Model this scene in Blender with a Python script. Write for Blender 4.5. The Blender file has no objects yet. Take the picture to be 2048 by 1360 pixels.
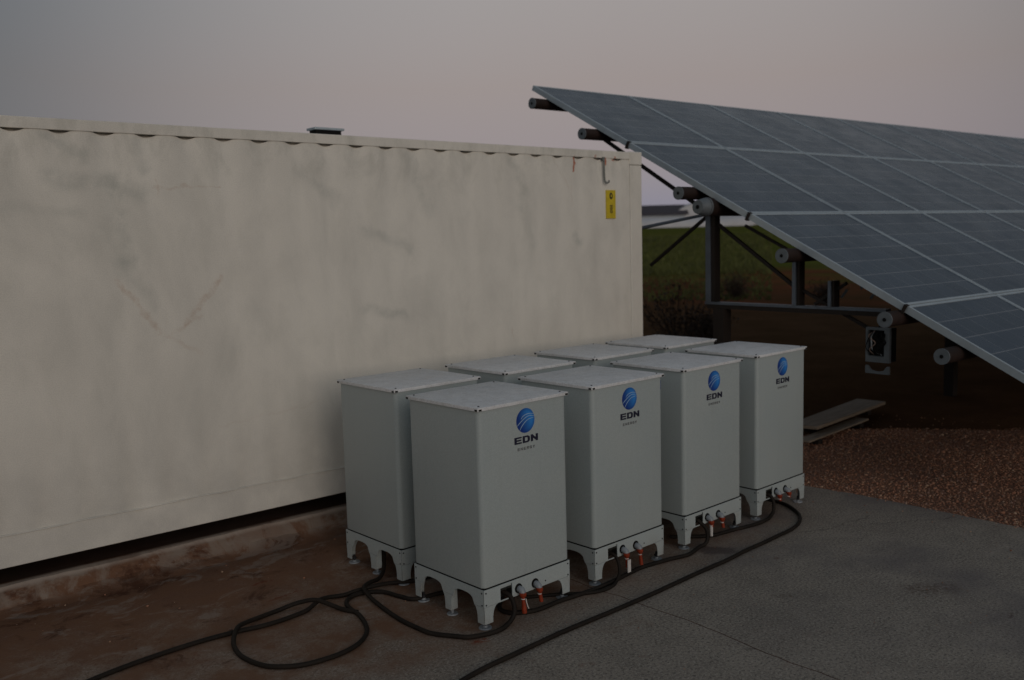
import bpy, bmesh, math, random
import numpy as np
from mathutils import Vector, Matrix
from mathutils.geometry import tessellate_polygon

S = bpy.context.scene
C = S.collection
rnd = random.Random(7)

# ------------------------------------------------------------------ camera, world, sun, exposure
cam_d = bpy.data.cameras.new('camera')
cam = bpy.data.objects.new('camera', cam_d)
C.objects.link(cam)
S.camera = cam
cam_d.sensor_width = 36.0
cam_d.sensor_fit = 'HORIZONTAL'
cam_d.lens = 1831.12 / 2048 * 36
cam_d.clip_start = 0.05
cam_d.clip_end = 5000
RIGHT = Vector((0.76292822, -0.64593200, -0.02669061))
UP = Vector((0.09109151, 0.06653336, 0.99361746))
FWD = Vector((0.64003349, 0.76049008, -0.10959910))
M = Matrix((RIGHT, UP, -FWD)).transposed().to_4x4()
M.translation = Vector((0, 0, 2.1049))
cam.matrix_world = M
cam_d.dof.use_dof = True
cam_d.dof.focus_distance = 5.2
cam_d.dof.aperture_fstop = 1.8

SUN_AZ = math.radians(196)      # direction the last light comes from, clockwise from +Y
SUN_EL = math.radians(9)
world = bpy.data.worlds.new('World')
S.world = world
world.use_nodes = True
wn = world.node_tree
for n in list(wn.nodes):
    wn.nodes.remove(n)
w_out = wn.nodes.new('ShaderNodeOutputWorld')
w_bg = wn.nodes.new('ShaderNodeBackground')
w_sky = wn.nodes.new('ShaderNodeTexSky')
w_sky.sky_type = 'NISHITA'
w_sky.sun_disc = False
w_sky.sun_elevation = SUN_EL
w_sky.sun_rotation = SUN_AZ
w_sky.air_density = 1.0
w_sky.dust_density = 2.0
w_tc = wn.nodes.new('ShaderNodeTexCoord')
w_sep = wn.nodes.new('ShaderNodeSeparateXYZ')
w_ramp = wn.nodes.new('ShaderNodeValToRGB')
w_ns = wn.nodes.new('ShaderNodeTexNoise')
w_ns.inputs['Scale'].default_value = 2.2
w_ns.inputs['Detail'].default_value = 3
w_ns.inputs['Roughness'].default_value = 0.45
w_nm = wn.nodes.new('ShaderNodeMapRange')
w_nm.inputs['From Min'].default_value = 0.3
w_nm.inputs['From Max'].default_value = 0.7
w_nm.inputs['To Min'].default_value = -0.012
w_nm.inputs['To Max'].default_value = 0.012
w_add = wn.nodes.new('ShaderNodeMath')
w_add.operation = 'ADD'
wn.links.new(w_tc.outputs['Generated'], w_sep.inputs[0])
wn.links.new(w_tc.outputs['Generated'], w_ns.inputs['Vector'])
wn.links.new(w_ns.outputs['Fac'], w_nm.inputs['Value'])
wn.links.new(w_sep.outputs['Z'], w_add.inputs[0])
wn.links.new(w_nm.outputs[0], w_add.inputs[1])
wn.links.new(w_add.outputs[0], w_ramp.inputs['Fac'])
cr = w_ramp.color_ramp
SKY = [(0.0, (.195, .195, .255)), (0.035, (.205, .198, .255)), (0.085, (.240, .203, .222)), (0.16, (.268, .222, .214)),
       (0.25, (.298, .270, .260)), (0.45, (.300, .305, .305)), (1.0, (.28, .31, .34))]
while len(cr.elements) < len(SKY):
    cr.elements.new(0.5)
for e, (p, c) in zip(cr.elements, SKY):
    e.position = p
    e.color = (*c, 1)
w_mul = wn.nodes.new('ShaderNodeVectorMath')
w_mul.operation = 'SCALE'
w_mul.inputs['Scale'].default_value = 0.012
wn.links.new(w_sky.outputs[0], w_mul.inputs[0])
w_s2 = wn.nodes.new('ShaderNodeVectorMath')
w_s2.operation = 'SCALE'
wn.links.new(w_ramp.outputs[0], w_s2.inputs[0])
# lens falloff painted into the sky: brightest ahead, fading smoothly to both sides
w_dot = wn.nodes.new('ShaderNodeVectorMath')
w_dot.operation = 'DOT_PRODUCT'
w_dot.inputs[1].default_value = (math.sin(math.radians(46)), math.cos(math.radians(46)), 0.0)
w_gl = wn.nodes.new('ShaderNodeMapRange')
w_gl.interpolation_type = 'SMOOTHSTEP'
w_gl.inputs['From Min'].default_value = 0.76
w_gl.inputs['From Max'].default_value = 1.0
wn.links.new(w_tc.outputs['Generated'], w_dot.inputs[0])
wn.links.new(w_dot.outputs['Value'], w_gl.inputs['Value'])
w_gm = wn.nodes.new('ShaderNodeMix')
w_gm.data_type = 'RGBA'
w_gm.inputs[6].default_value = (.38, .425, .465, 1)
w_gm.inputs[7].default_value = (1.10, 1.08, 1.07, 1)
wn.links.new(w_gl.outputs[0], w_gm.inputs[0])
w_s2.operation = 'MULTIPLY'
wn.links.new(w_gm.outputs[2], w_s2.inputs[1])
w_sum = wn.nodes.new('ShaderNodeVectorMath')
w_sum.operation = 'ADD'
wn.links.new(w_mul.outputs[0], w_sum.inputs[0])
wn.links.new(w_s2.outputs[0], w_sum.inputs[1])
wn.links.new(w_sum.outputs[0], w_bg.inputs['Color'])
w_bg.inputs['Strength'].default_value = 1.0
wn.links.new(w_bg.outputs[0], w_out.inputs[0])

sun_d = bpy.data.lights.new('sun', 'SUN')
sun_d.energy = 0.88
sun_d.angle = math.radians(50)
sun_d.color = (1.0, 0.92, 0.87)
sun = bpy.data.objects.new('sun', sun_d)
C.objects.link(sun)
sdir = Vector((math.sin(SUN_AZ) * math.cos(SUN_EL), math.cos(SUN_AZ) * math.cos(SUN_EL), math.sin(SUN_EL)))
sun.rotation_euler = sdir.to_track_quat('Z', 'Y').to_euler()

S.render.engine = 'CYCLES'
S.view_settings.view_transform = 'Standard'
S.view_settings.look = 'None'
S.view_settings.gamma = 1.0
S.view_settings.use_curve_mapping = False
S.view_settings.exposure = 0.0

# ------------------------------------------------------------------ node helpers
class NT:
    def __init__(self, name):
        self.m = bpy.data.materials.new(name)
        self.m.use_nodes = True
        self.t = self.m.node_tree
        self.b = self.t.nodes['Principled BSDF']
        self.tc = self.t.nodes.new('ShaderNodeTexCoord')
        self.geo = self.t.nodes.new('ShaderNodeNewGeometry')

    def n(self, typ, **kw):
        x = self.t.nodes.new(typ)
        for k, v in kw.items():
            setattr(x, k, v)
        return x

    def put(self, sock, v):
        if isinstance(v, bpy.types.NodeSocket):
            self.t.links.new(v, sock)
        elif isinstance(v, (tuple, list)) and sock.type == 'RGBA' and len(v) == 3:
            sock.default_value = (*v, 1)
        else:
            sock.default_value = v

    def math(self, op, a, b=0.0, c=None, clamp=False):
        x = self.n('ShaderNodeMath', operation=op, use_clamp=clamp)
        self.put(x.inputs[0], a)
        self.put(x.inputs[1], b)
        if c is not None:
            self.put(x.inputs[2], c)
        return x.outputs[0]

    def vec(self, op, a, b=None, scale=None):
        x = self.n('ShaderNodeVectorMath', operation=op)
        self.put(x.inputs[0], a)
        if b is not None:
            self.put(x.inputs[1], b)
        if scale is not None:
            self.put(x.inputs['Scale'], scale)
        return x.outputs['Value'] if op in ('DOT_PRODUCT', 'LENGTH', 'DISTANCE') else x.outputs[0]

    def noise(self, vec, scale, detail=4, rough=0.55, stretch=None, dist=0.0):
        if stretch:
            vec = self.vec('MULTIPLY', vec, stretch)
        x = self.n('ShaderNodeTexNoise')
        self.put(x.inputs['Vector'], vec)
        x.inputs['Scale'].default_value = scale
        x.inputs['Detail'].default_value = detail
        x.inputs['Roughness'].default_value = rough
        x.inputs['Distortion'].default_value = dist
        return x.outputs['Fac']

    def rng(self, v, a, b, c=0.0, d=1.0, smooth=False):
        x = self.n('ShaderNodeMapRange')
        if smooth:
            x.interpolation_type = 'SMOOTHSTEP'
        self.put(x.inputs['Value'], v)
        for k, q in zip(('From Min', 'From Max', 'To Min', 'To Max'), (a, b, c, d)):
            self.put(x.inputs[k], q)
        return x.outputs[0]

    def mix(self, f, a, b, mode='MIX'):
        x = self.n('ShaderNodeMix', data_type='RGBA', blend_type=mode)
        self.put(x.inputs[0], f)
        self.put(x.inputs[6], a)
        self.put(x.inputs[7], b)
        return x.outputs[2]

    def sep(self, v):
        x = self.n('ShaderNodeSeparateXYZ')
        self.put(x.inputs[0], v)
        return x.outputs

    def comb(self, a, b, c):
        x = self.n('ShaderNodeCombineXYZ')
        for i, v in enumerate((a, b, c)):
            self.put(x.inputs[i], v)
        return x.outputs[0]

    def bump(self, h, strength, dist):
        x = self.n('ShaderNodeBump')
        x.inputs['Strength'].default_value = strength
        x.inputs['Distance'].default_value = dist
        self.put(x.inputs['Height'], h)
        self.t.links.new(x.outputs[0], self.b.inputs['Normal'])

    def seg(self, p, a, b, width, soft=None):
        """mask: 1 on the segment a-b (3D points), fading to 0 at width"""
        a, b = Vector(a), Vector(b)
        ab = b - a
        pa = self.vec('SUBTRACT', p, tuple(a))
        h = self.math('DIVIDE', self.vec('DOT_PRODUCT', pa, tuple(ab)), ab.length_squared, clamp=True)
        q = self.n('ShaderNodeVectorMath', operation='SCALE')
        q.inputs[0].default_value = ab
        self.put(q.inputs['Scale'], h)
        d = self.vec('DISTANCE', pa, q.outputs[0])
        return self.rng(d, width * (0.2 if soft is None else soft), width, 1.0, 0.0, True)

    def fin(self, color=None, rough=None, metal=None, spec=None):
        if color is not None:
            self.put(self.b.inputs['Base Color'], color)
        if rough is not None:
            self.put(self.b.inputs['Roughness'], rough)
        if metal is not None:
            self.put(self.b.inputs['Metallic'], metal)
        if spec is not None:
            self.put(self.b.inputs['Specular IOR Level'], spec)
        return self.m


def simple(name, col, rough=0.5, metal=0.0, var=0.12, scale=8.0, bump=0.0, spec=None):
    t = NT(name)
    o = t.tc.outputs['Object']
    f = t.noise(o, scale, 5, 0.6)
    lo = tuple(c * (1 - var) for c in col)
    hi = tuple(min(1, c * (1 + var)) for c in col)
    c = t.mix(t.rng(f, .3, .7), lo, hi)
    if bump:
        t.bump(t.noise(o, scale * 6, 4), bump, .002)
    r = t.rng(f, .3, .7, max(0, rough - .06), min(1, rough + .06))
    return t.fin(c, r, metal, spec)


# ------------------------------------------------------------------ materials
def m_cabinet():
    t = NT('cabinet_paint')
    o = t.tc.outputs['Object']
    inf = t.n('ShaderNodeObjectInfo').outputs['Random']
    oo = t.vec('ADD', o, t.comb(t.math('MULTIPLY', inf, 13.0), t.math('MULTIPLY', inf, 7.0), 0.0))
    big = t.noise(oo, 2.3, 4, .5)
    fine = t.noise(oo, 55, 3, .6)
    c = t.mix(t.rng(big, .3, .7), (.365, .428, .440), (.390, .442, .445))
    # dust and faint run marks
    run = t.noise(oo, 3.5, 4, .6, (6, 6, .5))
    c = t.mix(t.rng(run, .56, .75, 0, .18), c, (.29, .32, .32))
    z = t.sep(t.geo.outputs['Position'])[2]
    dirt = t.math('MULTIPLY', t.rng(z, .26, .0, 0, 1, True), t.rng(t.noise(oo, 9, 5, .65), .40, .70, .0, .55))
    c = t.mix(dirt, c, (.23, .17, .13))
    c = t.mix(t.rng(fine, .35, .65, 0, .14), c, (.36, .38, .38))
    gr = t.noise(oo, 210, 2, .7)
    c = t.mix(t.rng(gr, .45, .62, 0, .28), c, (.29, .32, .32))
    c = t.mix(t.rng(gr, .54, .36, 0, .22), c, (.55, .58, .56))
    t.bump(t.noise(oo, 160, 2), .10, .001)
    return t.fin(c, t.rng(big, .3, .7, .36, .5), 0, .4)


def m_lid():
    t = NT('lid_paint')
    o = t.tc.outputs['Object']
    inf = t.n('ShaderNodeObjectInfo').outputs['Random']
    oo = t.vec('ADD', o, t.comb(t.math('MULTIPLY', inf, 31.0), t.math('MULTIPLY', inf, 17.0), 0.0))
    c = t.mix(t.rng(t.noise(oo, 3, 4, .6), .3, .7), (.64, .655, .675), (.72, .73, .74))
    c = t.mix(t.rng(t.noise(oo, 14, 6, .75), .44, .68, 0, .55), c, (.46, .455, .45))
    c = t.mix(t.rng(t.noise(oo, 95, 4, .8), .50, .66, 0, .55), c, (.36, .35, .34))
    t.bump(t.noise(oo, 120, 2), .12, .001)
    return t.fin(c, t.rng(t.noise(oo, 9, 4), .3, .7, .38, .62), 0, .4)


def m_container():
    t = NT('container_paint')
    p = t.vec('MULTIPLY', t.geo.outputs['Position'], (1, 0, 1))
    big = t.noise(p, 1.1, 5, .55)
    c = t.mix(t.rng(big, .3, .7), (.695, .672, .612), (.765, .742, .675))
    # grey mildew, stretched downwards; the leftward darkening is lens falloff painted in
    st = t.noise(p, 1.9, 6, .62, (1.1, 1.0, .62), .5)
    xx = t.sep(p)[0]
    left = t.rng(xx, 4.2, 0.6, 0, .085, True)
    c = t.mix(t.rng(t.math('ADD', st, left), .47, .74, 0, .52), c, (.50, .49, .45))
    st2 = t.noise(p, 4.2, 6, .68, (1.15, 1.0, .6), .4)
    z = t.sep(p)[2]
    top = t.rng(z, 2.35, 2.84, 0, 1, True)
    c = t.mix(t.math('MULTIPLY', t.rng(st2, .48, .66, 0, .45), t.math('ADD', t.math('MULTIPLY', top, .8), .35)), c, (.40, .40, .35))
    # scrapes with rust in them
    wob = t.noise(p, 7, 4, .6)
    pw = t.vec('ADD', p, t.comb(t.math('MULTIPLY', t.math('SUBTRACT', wob, .5), .16), 0, t.math('MULTIPLY', t.math('SUBTRACT', t.noise(t.vec('ADD', p, (5, 3, 2)), 6, 4), .5), .16)))
    brk = t.rng(t.noise(p, 13, 5, .7), .36, .62)
    Y = 0.0
    rust = [((1.77, Y, 1.93), (1.99, Y, 1.60), .040, .75), ((1.99, Y, 1.60), (2.25, Y, 1.42), .028, .35),
            ((2.16, Y, 1.61), (2.42, Y, 1.90), .040, .80), ((2.10, Y, 1.57), (2.28, Y, 1.66), .026, .5),
            ((2.02, Y, 2.48), (2.46, Y, 2.49), .016, .5), ((2.05, Y, 2.46), (2.04, Y, 2.52), .02, .6),
            ((5.42, Y, 2.79), (5.60, Y, 2.52), .016, .45), ((5.64, Y, 2.62), (5.65, Y, 2.40), .016, .35),
            ((2.35, Y, .92), (3.10, Y, .98), .018, .25), ((4.9, Y, 1.35), (4.92, Y, 1.26), .02, .5)]
    for a, b, w, s in rust:
        k = t.math('MULTIPLY', t.math('MULTIPLY', t.seg(pw, a, b, w * .8), brk), s * .62)
        c = t.mix(k, c, (.43, .29, .20))
    grey = [((1.45, Y, 2.53), (1.95, Y, 2.46), .07, .50), ((1.78, Y, 2.50), (1.82, Y, 2.02), .09, .42),
            ((1.82, Y, 2.02), (1.98, Y, 1.78), .06, .35), ((1.42, Y, 2.80), (1.62, Y, 2.66), .05, .45),
            ((1.92, Y, 2.80), (1.98, Y, 2.60), .04, .38), ((3.55, Y, 2.2), (3.9, Y, 2.05), .06, .38),
            ((3.5, Y, 1.62), (3.85, Y, 1.55), .05, .45), ((5.05, Y, 2.45), (5.15, Y, 2.05), .07, .30),
            ((4.95, Y, 2.75), (5.12, Y, 2.48), .05, .35), ((5.66, Y, 2.12), (5.70, Y, 2.07), .05, .5),
            ((3.05, Y, 2.60), (3.30, Y, 2.42), .07, .38), ((3.95, Y, 2.70), (4.10, Y, 2.35), .08, .35),
            ((1.1, Y, 2.36), (1.6, Y, 2.33), .05, .30)]
    brk2 = t.rng(t.noise(p, 8, 5, .7), .30, .62)
    for a, b, w, s in grey:
        k = t.math('MULTIPLY', t.math('MULTIPLY', t.seg(pw, a, b, w * 1.3, 0.0), brk2), s)
        c = t.mix(k, c, (.34, .36, .33))
    # bright rust streaks below the top rail
    for x, z0, z1, w, s in [(5.668, 2.80, 2.69, .016, 1.0), (6.06, 2.80, 2.74, .020, 1.0), (5.93, 2.82, 2.80, .01, .6), (6.16, 2.812, 2.806, .018, .8)]:
        k = t.math('MULTIPLY', t.seg(pw, (x, Y, z0), (x - .006, Y, z1), w, .5), s)
        c = t.mix(k, c, (.42, .10, .035))
    # splash dirt near the bottom, with lens falloff painted in as downward darkening
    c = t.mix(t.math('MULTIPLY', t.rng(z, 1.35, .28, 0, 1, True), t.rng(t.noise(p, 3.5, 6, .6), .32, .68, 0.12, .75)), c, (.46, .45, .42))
    gr = t.noise(p, 150, 3, .75)
    c = t.mix(t.rng(gr, .46, .62, 0, .26), c, (.50, .47, .43))
    c = t.mix(t.rng(gr, .54, .38, 0, .20), c, (.88, .84, .78))
    t.bump(t.noise(p, 40, 4), .10, .003)
    return t.fin(c, t.rng(big, .3, .7, .55, .72), 0, .3)


def m_concrete():
    t = NT('old_concrete')
    p = t.geo.outputs['Position']
    xyz = t.sep(p)
    big = t.noise(p, .9, 6, .6)
    c = t.mix(t.rng(big, .3, .7), (.215, .183, .150), (.310, .268, .222))
    c = t.mix(t.rng(t.noise(p, 4.5, 5, .65), .42, .68, 0, .5), c, (.140, .118, .100))
    spk = t.noise(p, 75, 4, .8)
    c = t.mix(t.rng(spk, .50, .60, 0, .8), c, (.40, .36, .315))
    c = t.mix(t.rng(t.noise(t.vec('ADD', p, (3, 1, 0)), 62, 4, .8), .51, .63, 0, .85), c, (.05, .046, .042))
    # cement skin showing on the raised plinth edge
    zz = t.rng(xyz[2], .004, .05, 0, 1, True)
    # red soil washed over the slab, denser towards the container
    side = t.rng(xyz[1], 3.6, 5.95, 0, 1)
    side2 = t.rng(xyz[0], 4.9, 1.6, 0, 1)
    wash = t.math('ADD', t.math('MULTIPLY', t.noise(p, 2.0, 8, .74, None, .5), 1.15), t.math('MULTIPLY', side, .42))
    wash = t.math('ADD', wash, t.math('MULTIPLY', side2, .16))
    c = t.mix(t.rng(wash, .72, 1.06, 0, .88, True), c, (.118, .052, .028))
    # dust trodden round the cabinet feet
    foot = t.math('MULTIPLY', t.math('MULTIPLY', t.rng(xyz[1], 3.35, 3.95, 0, 1, True), t.rng(xyz[0], 6.3, 5.4, 0, 1, True)), t.rng(t.noise(p, 3.0, 7, .74), .38, .60, .20, .92))
    c = t.mix(foot, c, (.150, .076, .043))
    w2 = t.math('ADD', t.noise(p, 3.2, 7, .7, None, .5), t.math('MULTIPLY', side, .17))
    c = t.mix(t.rng(w2, .66, .78, 0, .85, True), c, (.062, .024, .012))
    # pale cement smears
    w3 = t.math('ADD', t.noise(t.vec('ADD', p, (9, 4, 0)), 2.6, 7, .72, (1, 1.8, 1), .8), t.math('MULTIPLY', side, .12))
    c = t.mix(t.rng(w3, .62, .70, 0, .60, True), c, (.23, .185, .155))
    pl = t.noise(t.vec('ADD', p, (1, 8, 0)), 3.1, 7, .72, (1, 1, 1.4), .6)
    c = t.mix(t.math('MULTIPLY', zz, t.rng(pl, .44, .60, .02, .70, True)), c, (.23, .195, .165))
    c = t.mix(t.math('MULTIPLY', t.math('MULTIPLY', t.rng(xyz[2], .115, .140, 0, 1, True), t.rng(xyz[1], 6.00, 5.97, 0, 1)), t.rng(pl, .30, .55, .35, .9)), c, (.36, .31, .27))
    c = t.mix(t.rng(xyz[1], 5.975, 6.01, 0, .93), c, (.022, .010, .006))  # shade in the gap under the container, painted into the colour
    wob = t.noise(p, 9, 5, .6)
    pw = t.vec('ADD', p, t.comb(t.math('MULTIPLY', t.math('SUBTRACT', wob, .5), .12), t.math('MULTIPLY', t.math('SUBTRACT', t.noise(t.vec('ADD', p, (5, 3, 2)), 11, 4), .5), .12), 0))
    spots = [((2.81, 3.690, 0), (2.84, 3.682, 0), .045, .9, (.16, .035, .012)), ((4.44, 2.95, 0), (4.50, 2.92, 0), .035, .55, (.06, .035, .022)),
             ((5.10, 2.46, 0), (5.28, 2.34, 0), .10, .6, (.065, .035, .024)), ((4.98, 3.32, 0), (5.0, 3.31, 0), .018, .8, (.10, .03, .015)),
             ((2.29, 5.28, 0), (2.40, 5.30, 0), .022, .9, (.12, .025, .01)), ((2.25, 4.98, 0), (2.46, 5.00, 0), .02, .8, (.13, .03, .012)),
             ((2.22, 5.5, 0), (2.25, 5.5, 0), .028, .9, (.05, .02, .012)), ((2.54, 4.33, 0), (2.62, 4.30, 0), .018, .6, (.13, .035, .015)),
             ((3.02, 3.12, 0), (3.06, 3.10, 0), .03, .45, (.14, .05, .03)), ((3.30, 2.98, 0), (3.33, 2.96, 0), .02, .4, (.13, .05, .03)),
             ((2.72, 4.12, 0), (2.95, 4.2, 0), .12, .45, (.12, .045, .022)), ((3.75, 2.66, 0), (3.78, 2.65, 0), .025, .6, (.045, .04, .038))]
    for a, b, w, s, col in spots:
        c = t.mix(t.math('MULTIPLY', t.math('MULTIPLY', t.seg(pw, a, b, w * 1.25, .2), t.rng(t.noise(p, 34, 4, .7), .40, .56)), s), c, col)
    # damp patch in front of the third cabinet
    pst = t.vec('ADD', p, t.comb(t.math('MULTIPLY', t.math('SUBTRACT', t.noise(p, 30, 4, .7, (.35, 1, 1)), .5), .22), 0, 0))
    c = t.mix(t.math('MULTIPLY', t.seg(pst, (4.80, 3.71, 0), (4.87, 3.64, 0), .10, .45), .72), c, (.035, .018, .015))
    # hairline cracks
    for a, b in [((5.54, 3.50, 0), (5.77, 3.40, 0)), ((5.77, 3.40, 0), (6.23, 3.35, 0)), ((6.05, 3.25, 0), (6.62, 2.906, 0))]:
        c = t.mix(t.math('MULTIPLY', t.seg(pw, a, b, .007), .6), c, (.04, .03, .025))
    # dark water marks on the open part of the slab
    c = t.mix(t.math('MULTIPLY', t.rng(t.noise(t.vec('ADD', p, (2, 7, 0)), 1.3, 5, .6), .47, .66, 0, .60), t.rng(xyz[0], 3.7, 5.2, 0, 1)), c, (.120, .105, .108))
    h = t.math('ADD', t.math('MULTIPLY', t.noise(p, 90, 4, .7), .6), t.math('MULTIPLY', t.noise(p, 14, 5), .8))
    t.bump(h, .45, .006)
    return t.fin(c, t.rng(big, .3, .7, .72, .9), 0, .25)


def m_soil(name, a, b, scale=1.3, bumps=.6):
    t = NT(name)
    p = t.geo.outputs['Position']
    c = t.mix(t.rng(t.noise(p, scale, 7, .65), .3, .7), a, b)
    c = t.mix(t.rng(t.noise(p, 60, 4, .7), .5, .7, 0, .5), c, tuple(k * 1.7 for k in b))
    t.bump(t.math('ADD', t.noise(p, 25, 6, .7), t.noise(p, 3, 4)), bumps, .03)
    return t.fin(c, .95, 0, .15)


def m_ground():
    t = NT('ground_soil_and_field')
    p = t.geo.outputs['Position']
    r = t.vec('LENGTH', t.vec('MULTIPLY', p, (1, 1, 0)))
    r = t.math('ADD', r, t.math('MULTIPLY', t.math('SUBTRACT', t.noise(p, .14, 5, .6), .5), 34.0))
    dark = t.mix(t.rng(t.noise(p, .8, 6, .65), .3, .7), (.070, .039, .021), (.110, .060, .033))
    red = t.mix(t.rng(t.noise(p, .35, 6, .65), .35, .65), (.15, .055, .030), (.075, .045, .022))
    grn = t.mix(t.rng(t.noise(p, .09, 6, .6, (1, 1, 1)), .3, .7), (.085, .098, .022), (.130, .122, .030))
    grn = t.mix(t.rng(t.noise(p, .9, 5, .7), .45, .7, 0, .5), grn, (.040, .052, .016))
    c = t.mix(t.rng(r, 25, 33, 0, 1, True), dark, red)
    c = t.mix(t.rng(r, 38, 50, 0, 1, True), c, grn)
    t.bump(t.noise(p, 6, 6, .7), .7, .08)
    return t.fin(c, 1.0, 0, 0)


def m_gravel_stone():
    t = NT('gravel_stones')
    col = t.n('ShaderNodeVertexColor')
    col.layer_name = 'stone'
    c = t.mix(t.rng(t.noise(t.geo.outputs['Position'], 120, 3), .35, .65, 0, .3), col.outputs['Color'], (.07, .035, .025))
    return t.fin(c, .85, 0, .25)


def m_panel():
    t = NT('solar_cells')
    uv = t.n('ShaderNodeUVMap').outputs[0]
    u, v, _ = t.sep(uv)

    def lines(x, n, w):
        f = t.math('FRACT', t.math('MULTIPLY', x, n))
        d = t.math('MINIMUM', f, t.math('SUBTRACT', 1.0, f))
        return t.math('LESS_THAN', d, w * n)
    gu = lines(u, 6, .0022)
    gv = lines(v, 7, .0032)
    bus = lines(t.math('ADD', u, 1 / 18), 18, .0007)
    cellu = t.math('FLOOR', t.math('MULTIPLY', u, 6))
    cellv = t.math('FLOOR', t.math('MULTIPLY', v, 7))
    wn_ = t.n('ShaderNodeTexWhiteNoise', noise_dimensions='3D')
    t.t.links.new(t.comb(cellu, cellv, t.n('ShaderNodeObjectInfo').outputs['Random']), wn_.inputs['Vector'])
    base = t.mix(wn_.outputs['Value'], (.014, .027, .048), (.026, .043, .070))
    dust = t.noise(t.geo.outputs['Position'], 2.5, 6, .7)
    base = t.mix(t.math('MULTIPLY', bus, .16), base, (.16, .17, .19))
    base = t.mix(t.math('MULTIPLY', gu, .50), base, (.20, .21, .23))
    base = t.mix(t.math('MULTIPLY', gv, .62), base, (.22, .23, .25))
    base = t.mix(t.rng(dust, .3, .75, .02, .14), base, (.065, .090, .125))
    t.b.inputs['IOR'].default_value = 1.45
    t.b.inputs['Specular Tint'].default_value = (.66, .86, 1.0, 1)
    return t.fin(base, t.rng(dust, .3, .7, .20, .34), 0, .42)


def m_pipe():
    t = NT('rusty_brown_pipe')
    p = t.geo.outputs['Position']
    c = t.mix(t.rng(t.noise(p, 6, 5, .65), .35, .65), (.014, .008, .006), (.028, .015, .012))
    return t.fin(c, .75, 0, .3)


def m_globe():
    t = NT('blue_globe_print')
    o = t.tc.outputs['Object']
    x, y, z = t.sep(o)
    g = t.math('ADD', t.math('MULTIPLY', x, 5.5), t.math('MULTIPLY', z, 2.5))
    c = t.mix(t.rng(g, -.35, .42, 0, 1, True), (.010, .045, .24), (.035, .26, .72))
    edge = t.rng(t.vec('LENGTH', o), .045, .072, 0, .55, True)
    c = t.mix(edge, c, (.006, .03, .20))
    return t.fin(c, .45, 0, .4)


def m_wood():
    t = NT('weathered_board')
    p = t.tc.outputs['Object']
    g = t.noise(p, 9, 6, .65, (.35, 5, 5), .5)
    c = t.mix(t.rng(g, .3, .7), (.20, .155, .12), (.34, .29, .235))
    t.bump(g, .4, .004)
    return t.fin(c, .8, 0, .2)


MAT = dict(
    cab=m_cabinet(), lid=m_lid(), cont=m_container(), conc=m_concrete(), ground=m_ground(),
    gbase=m_soil('gravel_bed_soil', (.15, .080, .055), (.23, .125, .088)), stone=m_gravel_stone(),
    panel=m_panel(), pipe=m_pipe(), globe=m_globe(), wood=m_wood(),
    alu=simple('anodised_frame', (.40, .46, .50), .45, .25, .10, 5),
    steel=simple('galvanised_steel', (.13, .155, .19), .55, .4, .2, 6),
    dark_steel=simple('dark_painted_steel', (.020, .014, .011), .7, .2, .3, 6),
    cap=simple('purlin_end_cap', (.135, .155, .17), .6, .2, .15, 20),
    hole=simple('black_rubber', (.006, .006, .006), .8, 0, .2, 30, 0, .2),
    cable=simple('black_cable_sheath', (.014, .0105, .0080), .7, 0, .45, 9, .3, .2),
    socket=simple('socket_cavity', (.010, .010, .008), .6, 0, .3, 30),
    pvc=simple('grey_pvc', (.24, .265, .29), .45, 0, .1, 30),
    orange=simple('orange_pvc', (.24, .032, .010), .42, 0, .18, 40),
    white=simple('white_strap', (.58, .56, .54), .5, 0, .1, 40),
    print_dark=simple('navy_lettering', (.010, .010, .030), .5, 0, .1, 20),
    print_grey=simple('grey_lettering', (.095, .095, .10), .5, 0, .1, 20),
    arc=simple('pale_logo_lines', (.36, .50, .62), .5, 0, .1, 20),
    yellow=simple('yellow_sticker', (.58, .44, .02), .5, 0, .12, 20),
    black=simple('black_print', (.018, .016, .012), .5, 0, .1, 20),
    blue=simple('blue_sticker', (.03, .07, .30), .5, 0, .1, 20),
    hook=simple('dull_zinc_bracket', (.17, .18, .17), .6, .2, .2, 20),
    plinth=None, tunnel=simple('polytunnel_film', (.50, .50, .52), .6, 0, .1, .5),
    roof=simple('dark_barn_roof', (.050, .042, .052), .8, 0, .15, .4), wall=simple('barn_wall', (.40, .43, .46), .8, 0, .1, .3),
    twig=simple('dry_twigs', (.05, .03, .02), .9, 0, .3, 3), crack=simple('joint_dirt', (.055, .017, .008), .95, 0, .3, 10),
    grass=simple('grass_blades', (.090, .098, .025), .9, 0, .35, .3),
    screw=simple('dark_screw', (.035, .035, .04), .5, .5, .1, 20),
    copper=simple('frayed_conductor', (.30, .22, .18), .5, .4, .2, 20),
)
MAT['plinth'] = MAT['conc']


# ------------------------------------------------------------------ object helpers
def link(name, me, mat, parent=None):
    if isinstance(me, bmesh.types.BMesh):
        bm = me
        bmesh.ops.recalc_face_normals(bm, faces=bm.faces)
        me = bpy.data.meshes.new(name)
        bm.to_mesh(me)
        bm.free()
    if mat is not None and not me.materials:
        me.materials.append(mat)
    o = bpy.data.objects.new(name, me)
    C.objects.link(o)
    if parent:
        o.parent = parent
    return o


def smooth(o, angle=40):
    me = o.data
    me.polygons.foreach_set('use_smooth', [True] * len(me.polygons))
    try:
        me.set_sharp_from_angle(angle=math.radians(angle))
    except Exception:
        pass
    return o


def tag(o, label=None, cat=None, group=None, kind=None):
    for k, v in (('label', label), ('category', cat), ('group', group), ('kind', kind)):
        if v:
            o[k] = v
    return o


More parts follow.
